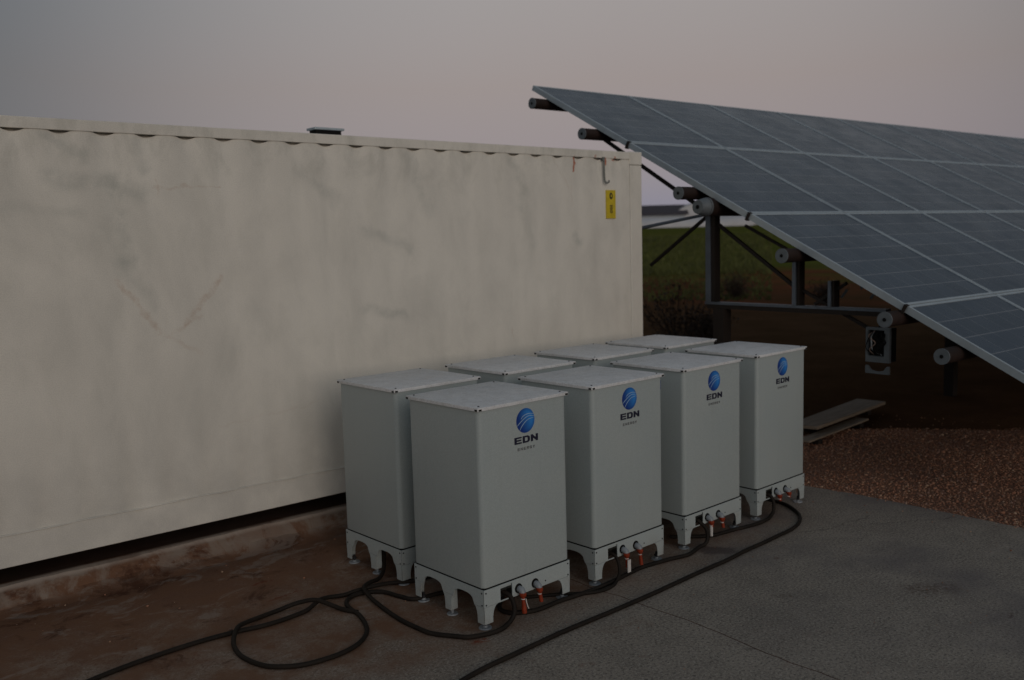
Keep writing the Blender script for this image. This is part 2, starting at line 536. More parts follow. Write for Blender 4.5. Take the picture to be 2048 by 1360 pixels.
def empty(name, loc, rz=0.0):
    o = bpy.data.objects.new(name, None)
    o.empty_display_size = .1
    C.objects.link(o)
    o.location = loc
    o.rotation_euler = (0, 0, rz)
    return o


def box(bm, x0, x1, y0, y1, z0, z1, bevel=0.0, seg=1):
    r = bmesh.ops.create_cube(bm, size=1)
    vs = r['verts']
    for v in vs:
        v.co = Vector(((x0 + x1) / 2 + v.co.x * (x1 - x0), (y0 + y1) / 2 + v.co.y * (y1 - y0), (z0 + z1) / 2 + v.co.z * (z1 - z0)))
    if bevel:
        es = list({e for v in vs for e in v.link_edges})
        bmesh.ops.bevel(bm, geom=es, offset=bevel, segments=seg, profile=.5, affect='EDGES')
    return bm


def cyl(bm, a, b, r0, r1=None, seg=16, caps=True):
    a, b = Vector(a), Vector(b)
    r1 = r0 if r1 is None else r1
    q = (b - a).to_track_quat('Z', 'Y').to_matrix().to_4x4()
    mtx = Matrix.Translation((a + b) / 2) @ q
    bmesh.ops.create_cone(bm, cap_ends=caps, segments=seg, radius1=r0, radius2=r1, depth=(b - a).length, matrix=mtx)
    return bm


def beam(bm, a, b, w, h):
    a, b = Vector(a), Vector(b)
    q = (b - a).to_track_quat('Z', 'Y').to_matrix().to_4x4()
    mtx = Matrix.Translation((a + b) / 2) @ q @ Matrix.Diagonal((w, h, (b - a).length, 1))
    bmesh.ops.create_cube(bm, size=1, matrix=mtx)
    return bm


def catmull(pts, n=8):
    P = [Vector(p) for p in pts]
    P = [P[0] * 2 - P[1]] + P + [P[-1] * 2 - P[-2]]
    out = []
    for i in range(1, len(P) - 2):
        for k in range(n):
            t = k / n
            a, b, c, d = P[i - 1], P[i], P[i + 1], P[i + 2]
            out.append(.5 * ((2 * b) + (c - a) * t + (2 * a - 5 * b + 4 * c - d) * t * t + (3 * b - a - 3 * c + d) * t ** 3))
    out.append(P[-2])
    return out


def tube(bm, pts, r, seg=10, n=8):
    path = catmull(pts, n) if n > 1 else [Vector(p) for p in pts]
    rings = []
    up = Vector((0, 0, 1))
    prev = None
    for i, p in enumerate(path):
        t = (path[min(i + 1, len(path) - 1)] - path[max(i - 1, 0)]).normalized()
        if prev is None:
            s = t.cross(up)
            if s.length < .1:
                s = t.cross(Vector((1, 0, 0)))
        else:
            s = prev - t * prev.dot(t)
        s.normalize()
        prev = s
        w = s.cross(t)
        rings.append([bm.verts.new(p + (s * math.cos(a) + w * math.sin(a)) * r) for a in [2 * math.pi * k / seg for k in range(seg)]])
    for A, B in zip(rings, rings[1:]):
        for k in range(seg):
            bm.faces.new((A[k], A[(k + 1) % seg], B[(k + 1) % seg], B[k]))
    bm.faces.new(rings[0])
    bm.faces.new(rings[-1][::-1])
    return bm


def plate(bm, outline, holes, thick, to3d):
    """extruded flat polygon; outline and holes in 2D, to3d(u, v, w) -> point, w along the thickness"""
    loops = [outline] + list(holes)
    flat = [p for lp in loops for p in lp]
    tris = tessellate_polygon([[Vector((u, v, 0)) for u, v in lp] for lp in loops])
    A = [bm.verts.new(to3d(u, v, 0)) for u, v in flat]
    B = [bm.verts.new(to3d(u, v, thick)) for u, v in flat]
    for t in tris:
        try:
            bm.faces.new([A[i] for i in t])
            bm.faces.new([B[i] for i in reversed(t)])
        except ValueError:
            pass
    k = 0
    for lp in loops:
        n = len(lp)
        for i in range(n):
            a, b = k + i, k + (i + 1) % n
            bm.faces.new((A[a], A[b], B[b], B[a]))
        k += n
    return bm


# ------------------------------------------------------------------ ground and terrain
def terrain_z(x, y):
    r = math.hypot(x, y)
    t = min(1.0, max(0.0, (r - 32) / 118.0))
    return -0.035 + 3.35 * t * t * (3 - 2 * t) * .55 + 3.35 * t * .45


def build_ground():
    rs = [0] + list(np.geomspace(3, 32, 10)) + list(np.linspace(36, 170, 26)) + [250, 400, 700, 1200, 2500]
    nseg = 96
    verts = [(0, 0, terrain_z(0, 0))]
    for r in rs[1:]:
        for k in range(nseg):
            a = 2 * math.pi * k / nseg
            x, y = r * math.cos(a), r * math.sin(a)
            verts.append((x, y, terrain_z(x, y)))
    faces = [(0, 1 + k, 1 + (k + 1) % nseg) for k in range(nseg)]
    for i in range(len(rs) - 2):
        b0, b1 = 1 + i * nseg, 1 + (i + 1) * nseg
        for k in range(nseg):
            k2 = (k + 1) % nseg
            faces.append((b0 + k, b1 + k, b1 + k2, b0 + k2))
    me = bpy.data.meshes.new('ground')
    me.from_pydata(verts, [], faces)
    o = link('ground', me, MAT['ground'])
    smooth(o, 60)
    tag(o, kind='structure')


build_ground()


def slab_piece(name, poly, z0, z1):
    bm = bmesh.new()
    plate(bm, poly, [], z1 - z0, lambda u, v, w: Vector((u, v, z0 + w)))
    o = link(name, bm, MAT['conc'])
    tag(o, kind='structure')
    return o


# joint between the two slabs, slightly wandering
JX = [(3.80, 5.925), (3.79, 4.8), (3.775, 3.9), (3.768, 3.744), (3.797, 3.588), (3.796, 3.354), (3.812, 3.117), (3.808, 2.88), (3.785, 2.642),
      (3.781, 2.434), (3.792, 2.279), (3.80, 1.0), (3.79, -3.0)]
JJ = []
for (a, b), (c, d) in zip(JX, JX[1:]):
    n = max(1, int(abs(d - b) / .06))
    for k in range(n):
        f = k / n
        JJ.append((a + (c - a) * f + rnd.uniform(-.0035, .0035), b + (d - b) * f))
JJ.append(JX[-1])
left = [(x - .0042, y) for x, y in JJ]
right = [(x + .0042, y) for x, y in JJ]
edge = [(6.60, 5.925), (6.61, 4.9), (6.624, 4.128), (6.68, 3.774), (6.694, 3.357), (6.707, 2.984), (6.705, 2.526), (6.71, 1.0), (6.70, -3.0)]
EE = []
for (a, b), (c, d) in zip(edge, edge[1:]):
    n = max(1, int(abs(d - b) / .07))
    for k in range(n):
        f = k / n
        EE.append((a + (c - a) * f + rnd.uniform(-.006, .006), b + (d - b) * f))
EE.append(edge[-1])
slab_piece('concrete_slab', [(-7, 5.925), (-7, -3.0)] + left[::-1], -.15, 0)
slab_piece('concrete_slab', right + EE[::-1], -.15, 0)
# dirt lying in the joint
bm = bmesh.new()
for p, q in zip(JJ, JJ[1:]):
    bm.faces.new([bm.verts.new((p[0] - .0050, p[1], -.0009)), bm.verts.new((q[0] - .0050, q[1], -.0009)),
                  bm.verts.new((q[0] + .0050, q[1], -.0009)), bm.verts.new((p[0] + .0050, p[1], -.0009))])
tag(link('slab_joint', bm, MAT['crack']), kind='structure')


# plinth under the container with a broken front edge
def plinth():
    bm = bmesh.new()
    xs = np.arange(-6.6, 6.58, .05)
    prof = []
    for x in xs:
        n1 = math.sin(x * 3.1) * .010 + math.sin(x * 9.7 + 1) * .006 + rnd.uniform(-.005, .005)
        n2 = rnd.uniform(-.008, .008) + math.sin(x * 5.3 + 2) * .008
        prof.append([(x, 8.45, -.05), (x, 8.45, .15), (x, 5.985 + n1, .152), (x, 5.955 + n1, .145 + n2 * .3), (x, 5.93 + n1, .118 + n2 * .5),
                     (x, 5.918 + n1 * .5, .06 + n2), (x, 5.890 + n2 * 2, .026), (x, 5.84 + n2 * 3 + n1, .006 + n2 * .3), (x, 5.76 + n2 * 4 + n1, -.004), (x, 5.74, -.05)])
    V = [[bm.verts.new(p) for p in row] for row in prof]
    for A, B in zip(V, V[1:]):
        for k in range(len(A) - 1):
            bm.faces.new((A[k], A[k + 1], B[k + 1], B[k]))
    bm.faces.new(V[0])
    bm.faces.new(V[-1])
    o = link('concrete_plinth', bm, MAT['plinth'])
    smooth(o, 30)
    tag(o, kind='structure')


plinth()


# gravel bed: a low uneven sheet of soil plus many loose stones
def gz(x, y):
    return -.012 + .018 * math.sin(x * 1.7 + y * .9) * math.sin(y * 2.1 - x * .4) + .012 * math.sin(x * 5 + 1) * math.sin(y * 4.3)


def in_gravel(x, y):
    if x < 6.66:
        return False
    lim = 10.0 + .25 * math.sin(y * 2.3) + .12 * math.sin(y * 7.1)
    if y > 4.2:
        lim -= (y - 4.2) * 1.0
    return x < lim and y < 5.15 + .08 * math.sin(x * 4)


def gravel():
    nx, ny = 70, 130
    xs = np.linspace(6.58, 11.2, nx)
    ys = np.linspace(-2.6, 5.4, ny)
    verts = [(x, y, gz(x, y) - (0.02 if not in_gravel(x, y) else 0)) for y in ys for x in xs]
    faces = [(j * nx + i, j * nx + i + 1, (j + 1) * nx + i + 1, (j + 1) * nx + i) for j in range(ny - 1) for i in range(nx - 1)
             if in_gravel((xs[i] + xs[i + 1]) / 2 + .1, (ys[j] + ys[j + 1]) / 2) or xs[i] < 6.75]
    me = bpy.data.meshes.new('gravel_bed')
    me.from_pydata(verts, [], faces)
    o = link('gravel_bed', me, MAT['gbase'])
    smooth(o, 60)
    tag(o, kind='structure')
    # stones
    g = np.random.default_rng(3)
    t = (1 + 5 ** .5) / 2
    iv = np.array([(-1, t, 0), (1, t, 0), (-1, -t, 0), (1, -t, 0), (0, -1, t), (0, 1, t), (0, -1, -t), (0, 1, -t), (t, 0, -1), (t, 0, 1), (-t, 0, -1), (-t, 0, 1)])
    iv = iv / np.linalg.norm(iv[0])
    itri = np.array([(0, 11, 5), (0, 5, 1), (0, 1, 7), (0, 7, 10), (0, 10, 11), (1, 5, 9), (5, 11, 4), (11, 10, 2), (10, 7, 6), (7, 1, 8),
                     (3, 9, 4), (3, 4, 2), (3, 2, 6), (3, 6, 8), (3, 8, 9), (4, 9, 5), (2, 4, 11), (6, 2, 10), (8, 6, 7), (9, 8, 1)])
    P, R_ = [], []
    while len(P) < 52000:
        x = 6.64 + (g.random() ** 1.15) * 3.7
        y = -.6 + g.random() * 5.9
        near_edge = x < 6.70
        if x < 6.60 or (not in_gravel(x, y) and not (near_edge and g.random() < .25)):
            if not (x > 6.66 and g.random() < .015 and y < 5.2):
                continue
        P.append((x, y, gz(x, y)))
        R_.append(.0034 + .0056 * g.random() ** 2.0 + (.009 * g.random() if g.random() < .05 else 0))
    # a few strays on the slab
    for _ in range(90):
        y = -0.5 + g.random() * 5
        P.append((6.66 - g.random() ** 2 * .5, y, .003))
        R_.append(.003 + .004 * g.random())
    for _ in range(420):
        P.append((2.0 + g.random() * 4.6, 1.2 + g.random() * 3.6, .0008))
        R_.append(.0010 + .0026 * g.random() ** 2)
    for _ in range(80):
        P.append((1.0 + g.random() * 4.5, 5.78 - g.random() ** 2 * 1.4, .002))
        R_.append(.002 + .006 * g.random() ** 2)
    P = np.array(P)
    R_ = np.array(R_)
    n = len(P)
    V = iv[None] * (1 + (g.random((n, 12, 1)) - .5) * .55) * R_[:, None, None] * np.stack([.8 + g.random(n) * .6, .8 + g.random(n) * .6, .5 + g.random(n) * .35], 1)[:, None, :]
    ang = g.random(n) * 6.283
    c_, s_ = np.cos(ang)[:, None], np.sin(ang)[:, None]
    V = np.stack([V[..., 0] * c_ - V[..., 1] * s_, V[..., 0] * s_ + V[..., 1] * c_, V[..., 2]], -1)
    V = V + P[:, None, :] + np.array([0, 0, 1])[None, None] * (R_[:, None, None] * .35)
    F = itri[None] + (np.arange(n) * 12)[:, None, None]
    me = bpy.data.meshes.new('loose_gravel')
    me.vertices.add(n * 12)
    me.vertices.foreach_set('co', V.reshape(-1).astype(np.float32))
    me.loops.add(n * 60)
    me.loops.foreach_set('vertex_index', F.reshape(-1).astype(np.int32))
    me.polygons.add(n * 20)
    me.polygons.foreach_set('loop_start', np.arange(n * 20, dtype=np.int32) * 3)
    me.polygons.foreach_set('loop_total', np.full(n * 20, 3, dtype=np.int32))
    me.update(calc_edges=True)
    pal = np.array([(.155, .086, .062), (.125, .064, .045), (.175, .110, .082), (.095, .048, .034), (.20, .15, .12), (.13, .09, .080), (.07, .04, .03)])
    ci = g.choice(len(pal), n, p=[.26, .24, .14, .16, .05, .09, .06])
    low = .5 + .25 * np.sin(P[:, 0] * 2.3 + 1.2 * np.sin(P[:, 1] * 1.7)) + .25 * np.sin(P[:, 1] * 3.1 + P[:, 0] * 1.3)
    colr = pal[ci] * (2.1 + .9 * g.random((n, 1))) * (.68 + .50 * low[:, None]) * np.array([1.05, .98, .86])
    at = me.color_attributes.new('stone', 'FLOAT_COLOR', 'POINT')
    buf = np.ones((n, 12, 4), dtype=np.float32)
    buf[..., :3] = colr[:, None, :]
    at.data.foreach_set('color', buf.reshape(-1))
    o = link('loose_gravel', me, MAT['stone'])
    tag(o, 'reddish brown loose gravel spread beside the concrete slab', 'gravel', kind='stuff')


gravel()


# grass tufts over the near edge of the field
def grass():
    g = np.random.default_rng(5)
    V, F = [], []
    n = 16000
    for i in range(n):
        a = math.radians(34 + g.random() * 26)           # angle from +X
        r = 30 + 70 * g.random() ** 1.3
        x, y = r * math.cos(a), r * math.sin(a)
        z = terrain_z(x, y)
        h = .10 + .28 * g.random()
        if r < 44:
            h *= .5
            if g.random() < .45:
                continue
        for k in range(3):
            q = g.random() * 6.28
            w = .02 + .03 * g.random()
            dx, dy = math.cos(q) * w, math.sin(q) * w
            lx, ly = (g.random() - .5) * h, (g.random() - .5) * h
            b = len(V)
            V += [(x - dx, y - dy, z), (x + dx, y + dy, z), (x + lx, y + ly, z + h)]
            F.append((b, b + 1, b + 2))
    me = bpy.data.meshes.new('field_grass')
    me.from_pydata(V, [], F)
    o = link('field_grass', me, MAT['grass'])
    tag(o, 'rough green grass over the field behind the solar table', 'grass', kind='stuff')


grass()


# ------------------------------------------------------------------ far buildings
def polytunnel(center, az, length, w, h, label):
    root = empty('polytunnel', center, az)
    tag(root, label, 'greenhouse')
    bm = bmesh.new()
    n, m = 16, 14
    rows = []
    for j in range(m + 1):
        x = -length / 2 + length * j / m
        sag = 0.985 if j % 2 else 1.0
        rows.append([bm.verts.new((x, -w / 2 * math.cos(math.pi * k / n), h * sag * math.sin(math.pi * k / n) ** .8)) for k in range(n + 1)])
    for A, B in zip(rows, rows[1:]):
        for k in range(n):
            bm.faces.new((A[k], A[k + 1], B[k + 1], B[k]))
    smooth(link('film_cover', bm, MAT['tunnel'], root), 50)
    for s in (-1, 1):
        bm = bmesh.new()
        bm.faces.new([bm.verts.new((s * length / 2 * .999, -w / 2 * math.cos(math.pi * k / n), h * math.sin(math.pi * k / n) ** .8 * .99)) for k in range(n + 1)])
        link('end_wall', bm, MAT['tunnel'], root)
    bm = bmesh.new()
    box(bm, length / 2, length / 2 + .08, -1.2, 1.2, 0, 2.4)
    link('door', bm, MAT['wall'], root)


def at_dir(px, dist, z=None):
    """point at a distance along the horizontal direction of a photo column near the horizon"""
    a = (px - 1024) / 1831.12
    d = RIGHT * a + FWD
    d.z = 0
    d.normalize()
    x, y = d.x * dist, d.y * dist
    return (x, y, terrain_z(x, y) if z is None else z)


p = at_dir(1402, 156)
polytunnel(p, math.radians(52), 22, 15.0, 3.9, 'pale rounded polytunnel far across the green field')
p = at_dir(1300, 140)
polytunnel(p, math.radians(-44), 30, 4.5, 1.5, 'low whitish crop tunnel in front of the dark roofed barn')


def barn(center, az):
    root = empty('barn', center, az)
    tag(root, 'long low barn with dark roof far behind the container end', 'barn')
    bm = bmesh.new()
    box(bm, -9, 9, -4, 4, 0, 1.9)
    link('wall', bm, MAT['wall'], root)
    bm = bmesh.new()
    pr = [(-4.6, 1.9), (4.6, 1.9), (4.6, 2.05), (0, 3.5), (-4.6, 2.05)]
    plate(bm, pr, [], 19, lambda u, v, w: Vector((w - 9.5, u, v)))
    link('roof', bm, MAT['roof'], root)
    bm = bmesh.new()
    box(bm, 9, 9.06, -1.4, 1.4, 0, 1.8)
    link('door', bm, MAT['roof'], root)


barn(at_dir(1250, 146), math.radians(-42))


def shrub(x, y, h, seed, label, mat='twig'):
    g = random.Random(seed)
    root = empty('dry_shrub', (x, y, terrain_z(x, y)))
    tag(root, label, 'shrub')
    bm = bmesh.new()
    lf = bmesh.new()
    for i in range(46):
        a = g.uniform(0, 6.28)
        tilt = g.uniform(.05, .9)
        L = h * g.uniform(.5, 1.05)
        p = Vector((g.uniform(-.12, .12), g.uniform(-.12, .12), 0))
        pts = [p.copy()]
        d = Vector((math.cos(a) * tilt, math.sin(a) * tilt, 1)).normalized()
        for k in range(4):
            d = (d + Vector((g.uniform(-.3, .3), g.uniform(-.3, .3), g.uniform(-.1, .15)))).normalized()
            p = p + d * L / 4
            pts.append(p.copy())
            for q in range(9):
                c = p + Vector((g.uniform(-.14, .14), g.uniform(-.14, .14), g.uniform(-.14, .14)))
                s = g.uniform(.015, .04)
                u = Vector((g.uniform(-1, 1), g.uniform(-1, 1), g.uniform(-1, 1))).normalized() * s
                v = Vector((g.uniform(-1, 1), g.uniform(-1, 1), g.uniform(-1, 1))).normalized() * s
                lf.faces.new([lf.verts.new(c - u), lf.verts.new(c + v * .6), lf.verts.new(c + u), lf.verts.new(c - v * .6)])
        tube(bm, pts, .006, 4, 2)
    link('branches', bm, MAT[mat], root)
    o = link('foliage', lf, MAT[mat], root)
    o['kind'] = 'stuff'


shrub(12.6, 10.35, 1.25, 1, 'dark dry shrub growing just behind the container corner')
shrub(13.9, 10.75, .8, 2, 'low dark shrub to the right of the taller one behind the container')


q = at_dir(1475, 31)
shrub(q[0], q[1], .9, 3, 'low brownish bush seen between the main post and the next support post')
q = at_dir(1650, 28)
shrub(q[0], q[1], .75, 4, 'small scrubby bush on red soil under the lower edge of the solar table')


# ------------------------------------------------------------------ shipping container
CX1, CY0, CZ0, CH = 6.5403, 5.8195, .2826, 2.59
CL, CW = 12.192, 2.438
CX0, CY1, CZ1 = CX1 - CL, CY0 + CW, CZ0 + CH


def container():
    root = empty('shipping_container', (CX0, CY0, CZ0))
    tag(root, 'long off-white shipping container with stained corrugated side behind the cabinets', 'shipping container')
    P = .248
    rail_t, rail_b = .0686, .1983

    def side(y, sgn):
        """corrugated sheet; sgn -1 = outside faces -Y"""
        bm = bmesh.new()
        xs = [.265] + list(np.arange(.285, CL - .285, P / 12)) + [CL - .27]
        zs = [(rail_b, .016), (rail_b + .05, .006), (.9, .003), (1.8, .003), (CH - rail_t - .12, .006), (CH - rail_t - .045, .014), (CH - rail_t + .004, .022)]
        V = []
        for z, dd in zs:
            V.append([bm.verts.new((xx, -sgn * (.006 + dd * (.5 + .5 * math.cos(2 * math.pi * (xx + CX0 - 1.26) / P)) ** 1.6),
                                    z - (.034 * max(0, .5 + .5 * math.cos(2 * math.pi * (xx + CX0 - 1.26) / P) - .35) if z > CH - rail_t else 0))) for xx in xs])
        for A, B in zip(V, V[1:]):
            for i in range(len(A) - 1):
                bm.faces.new((A[i], A[i + 1], B[i + 1], B[i]))
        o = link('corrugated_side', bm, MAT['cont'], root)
        o.location = (0, y, 0)
        smooth(o, 60)
        return o
    side(0, -1)
    side(CW, 1)
    for y0, y1, s in ((0, .06, 0), (CW - .06, CW, 1)):
        bm = bmesh.new()
        box(bm, .17, CL - .17, y0, y1, CH - rail_t, CH - .002, .004, 2)
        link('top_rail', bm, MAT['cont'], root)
        # bottom rail with a slightly wavy weld lip
        bm = bmesh.new()
        box(bm, .17, CL - .17, y0 + (.002 if s == 0 else -.002), y1, .01, rail_b, .005, 2)
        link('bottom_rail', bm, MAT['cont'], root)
    # weld bead along the bottom rail
    bm = bmesh.new()
    pts = [(x, -.001 + .003 * math.sin(x * 25), rail_b + .001 + .0025 * math.sin(x * 12.4 + math.sin(x * 3))) for x in np.arange(.18, CL - .18, .06)]
    tube(bm, pts, .004, 6, 1)
    link('weld_seam', bm, MAT['cont'], root)
    # flat end strips between the last corrugation and the corner posts
    for x0, x1 in ((.165, .268), (CL - .273, CL - .165)):
        for y0 in (.012, CW - .018):
            bm = bmesh.new()
            box(bm, x0, x1, y0 - .002, y0 + .006, rail_b, CH - rail_t, .001)
            link('end_strip', bm, MAT['cont'], root)
    for x in (0, CL):
        for y in (0, CW):
            bm = bmesh.new()
            xa, xb = (x + .004, x + .163) if x == 0 else (x - .163, x - .004)
            ya, yb = (y + .003, y + .13) if y == 0 else (y - .13, y - .003)
            box(bm, xa, xb, ya, yb, .12, CH - .12, .008, 2)
            link('corner_post', bm, MAT['cont'], root)
            for z0, z1 in ((0, .118), (CH - .118, CH + .004)):
                bm = bmesh.new()
                xa, xb = (x, x + .178) if x == 0 else (x - .178, x)
                ya, yb = (y, y + .162) if y == 0 else (y - .162, y)
                if z0 > 1:
                    # top castings sit flush with the rail here
                    xa, xb = (x, x + .168) if x == 0 else (x - .168, x)
                box(bm, xa, xb, ya - (0.0 if y else -.0), yb, z0, z1, .010, 3)
                link('corner_casting', bm, MAT['cont'], root)
    bm = bmesh.new()
    box(bm, .17, CL - .17, .06, CW - .06, CH - .16, CH - .012)
    link('roof', bm, MAT['cont'], root)
    bm = bmesh.new()
    box(bm, .17, CL - .17, .06, CW - .06, .11, .16)
    link('floor', bm, MAT['cont'], root)
    for x in (.03, CL - .06):
        bm = bmesh.new()
        V = []
        for z in (.12, CH - .12):
            row = []
            y = .13
            k = 0
            while y < CW - .13:
                row.append(bm.verts.new((x + (.03 if (k // 2) % 2 else 0), y, z)))
                y += .07
                k += 1
            V.append(row)
        for i in range(len(V[0]) - 1):
            bm.faces.new((V[0][i], V[0][i + 1], V[1][i + 1], V[1][i]))
        link('end_wall', bm, MAT['cont'], root)
    # bracket hanging from the top rail and the yellow sticker
    X = lambda v: v - CX0
    Z = lambda v: v - CZ0
    bm = bmesh.new()
    tube(bm, [(X(6.018), -.012, Z(2.80)), (X(6.016), -.016, Z(2.72)), (X(6.018), -.016, Z(2.64)), (X(6.022), -.018, Z(2.600)), (X(6.034), -.030, Z(2.583)), (X(6.055), -.034, Z(2.590)), (X(6.066), -.026, Z(2.603))], .008, 8, 5)
    box(bm, X(6.004), X(6.030), -.014, .008, Z(2.78), Z(2.812))
    smooth(link('cable_hook', bm, MAT['hook'], root))
    bm = bmesh.new()
    box(bm, X(6.052), X(6.172), -.0045, .0075, Z(2.266), Z(2.521), .001)
    st = link('warning_sticker', bm, MAT['yellow'], root)
    bm = bmesh.new()
    cx, cz = X(6.112), Z(2.468)
    ov = [(cx + .021 * math.cos(a), cz + .030 * math.sin(a)) for a in np.linspace(0, 2 * math.pi, 20, endpoint=False)]
    iv_ = [(cx + .002 + .008 * math.cos(a), cz + .002 + .014 * math.sin(a)) for a in np.linspace(0, 2 * math.pi, 10, endpoint=False)]
    plate(bm, ov, [iv_], .001, lambda u, v, w: Vector((u, -.0048 - w, v)))
    link('sticker_print', bm, MAT['black'], st)
    bm = bmesh.new()
    for i in range(6):
        z = Z(2.378) - i * .0125
        box(bm, X(6.094) + (.004 if i % 2 else 0), X(6.132) - (.006 if i == 3 else 0), -.0058, -.0047, z, z + .0075)
    link('sticker_print', bm, MAT['black'], st)
    # roof vent: flat pale cap over a dark body
    bm = bmesh.new()
    box(bm, X(3.815), X(4.055), 1.19, 1.30, CH - .02, Z(3.060))
    v = link('roof_vent', bm, MAT['hole'], root)
    bm = bmesh.new()
    box(bm, X(3.795), X(4.078), 1.17, 1.32, Z(3.060), Z(3.080), .005, 2)
    link('vent_cap', bm, MAT['alu'], v)


container()

# ------------------------------------------------------------------ battery cabinets
W, D, HT, HS = .6843, .6430, 1.2254, .2293
LET = {
    'E': [[(1, 0), (0, 0), (0, 1), (1, 1)], [(0, .5), (.93, .5)]],
    'D': [[(0, 0), (0, 1), (.66, 1), (.93, .9), (1, .68), (1, .32), (.93, .1), (.66, 0), (0, 0)]],
    'N': [[(0, 0), (0, 1), (1, 0), (1, 1)]],
    'R': [[(0, 0), (0, 1), (.85, 1), (1, .85), (1, .62), (.85, .48), (0, .48)], [(.55, .48), (1, 0)]],
    'G': [[(1, .82), (.85, 1), (.15, 1), (0, .85), (0, .15), (.15, 0), (.85, 0), (1, .15), (1, .48), (.6, .48)]],
    'Y': [[(0, 1), (.5, .5), (1, 1)], [(.5, .5), (.5, 0)]],
}


def stroke_text(bm, text, x0, z0, lw, lh, gap, th, yy, depth=.0012, kx=1.9):
    """block letters; upright strokes are kx times as thick as level ones"""
    x = 0.0
    lw, gap = lw / kx, gap / kx
    k = 0
    for ch in text:
        for line in LET[ch]:
            for (a, b), (c, d) in zip(line, line[1:]):
                p = Vector((x + th / 2 + a * (lw - th), 0, z0 + th / 2 + b * (lh - th)))
                q = Vector((x + th / 2 + c * (lw - th), 0, z0 + th / 2 + d * (lh - th)))
                t = (q - p).normalized()
                s = Vector((t.z, 0, -t.x)) * th / 2
                e = t * th * (.5 if abs(t.x) < .05 or abs(t.z) < .05 else .18)
                k += 1
                off = yy - .00004 * k
                A = [p - e - s, q + e - s, q + e + s, p - e + s]
                va = [bm.verts.new((x0 + v.x * kx, off, v.z)) for v in A]
                vb = [bm.verts.new((x0 + v.x * kx, yy + depth, v.z)) for v in A]
                bm.faces.new(va)
                for i in range(4):
                    bm.faces.new((va[i], vb[i], vb[(i + 1) % 4], va[(i + 1) % 4]))
        x += lw + gap
    return bm


def arc_strip(bm, pts, w, y):
    P = catmull([(a, 0, b) for a, b in pts], 8)
    n = len(P)
    L, R_ = [], []
    for i, p in enumerate(P):
        t = (P[min(i + 1, n - 1)] - P[max(i - 1, 0)]).normalized()
        s = Vector((t.z, 0, -t.x))
        ww = w * (.35 + .65 * math.sin(math.pi * min(1, (i + .8) / n) ** .8))
        L.append(bm.verts.new((p.x - s.x * ww, y, p.z - s.z * ww)))
        R_.append(bm.verts.new((p.x + s.x * ww, y, p.z + s.z * ww)))
    for i in range(n - 1):
        bm.faces.new((L[i], L[i + 1], R_[i + 1], R_[i]))


def leg_outline(w_top, w_bot, z_top, z_bot, flip, span):
    """tapered leg with a concave inner edge; corner side straight"""
    pts = [(0, z_top), (0.004, z_bot)]
    pts.append((w_bot, z_bot))
    n = 7
    for k in range(1, n + 1):
        f = k / n
        pts.append((w_bot + (w_top - w_bot) * (1 - math.cos(f * math.pi / 2)), z_bot + (z_top - z_bot) * (.18 + .82 * math.sin(f * math.pi / 2))))
    if flip:
        pts = [(span - x, z) for x, z in pts][::-1]
    return pts


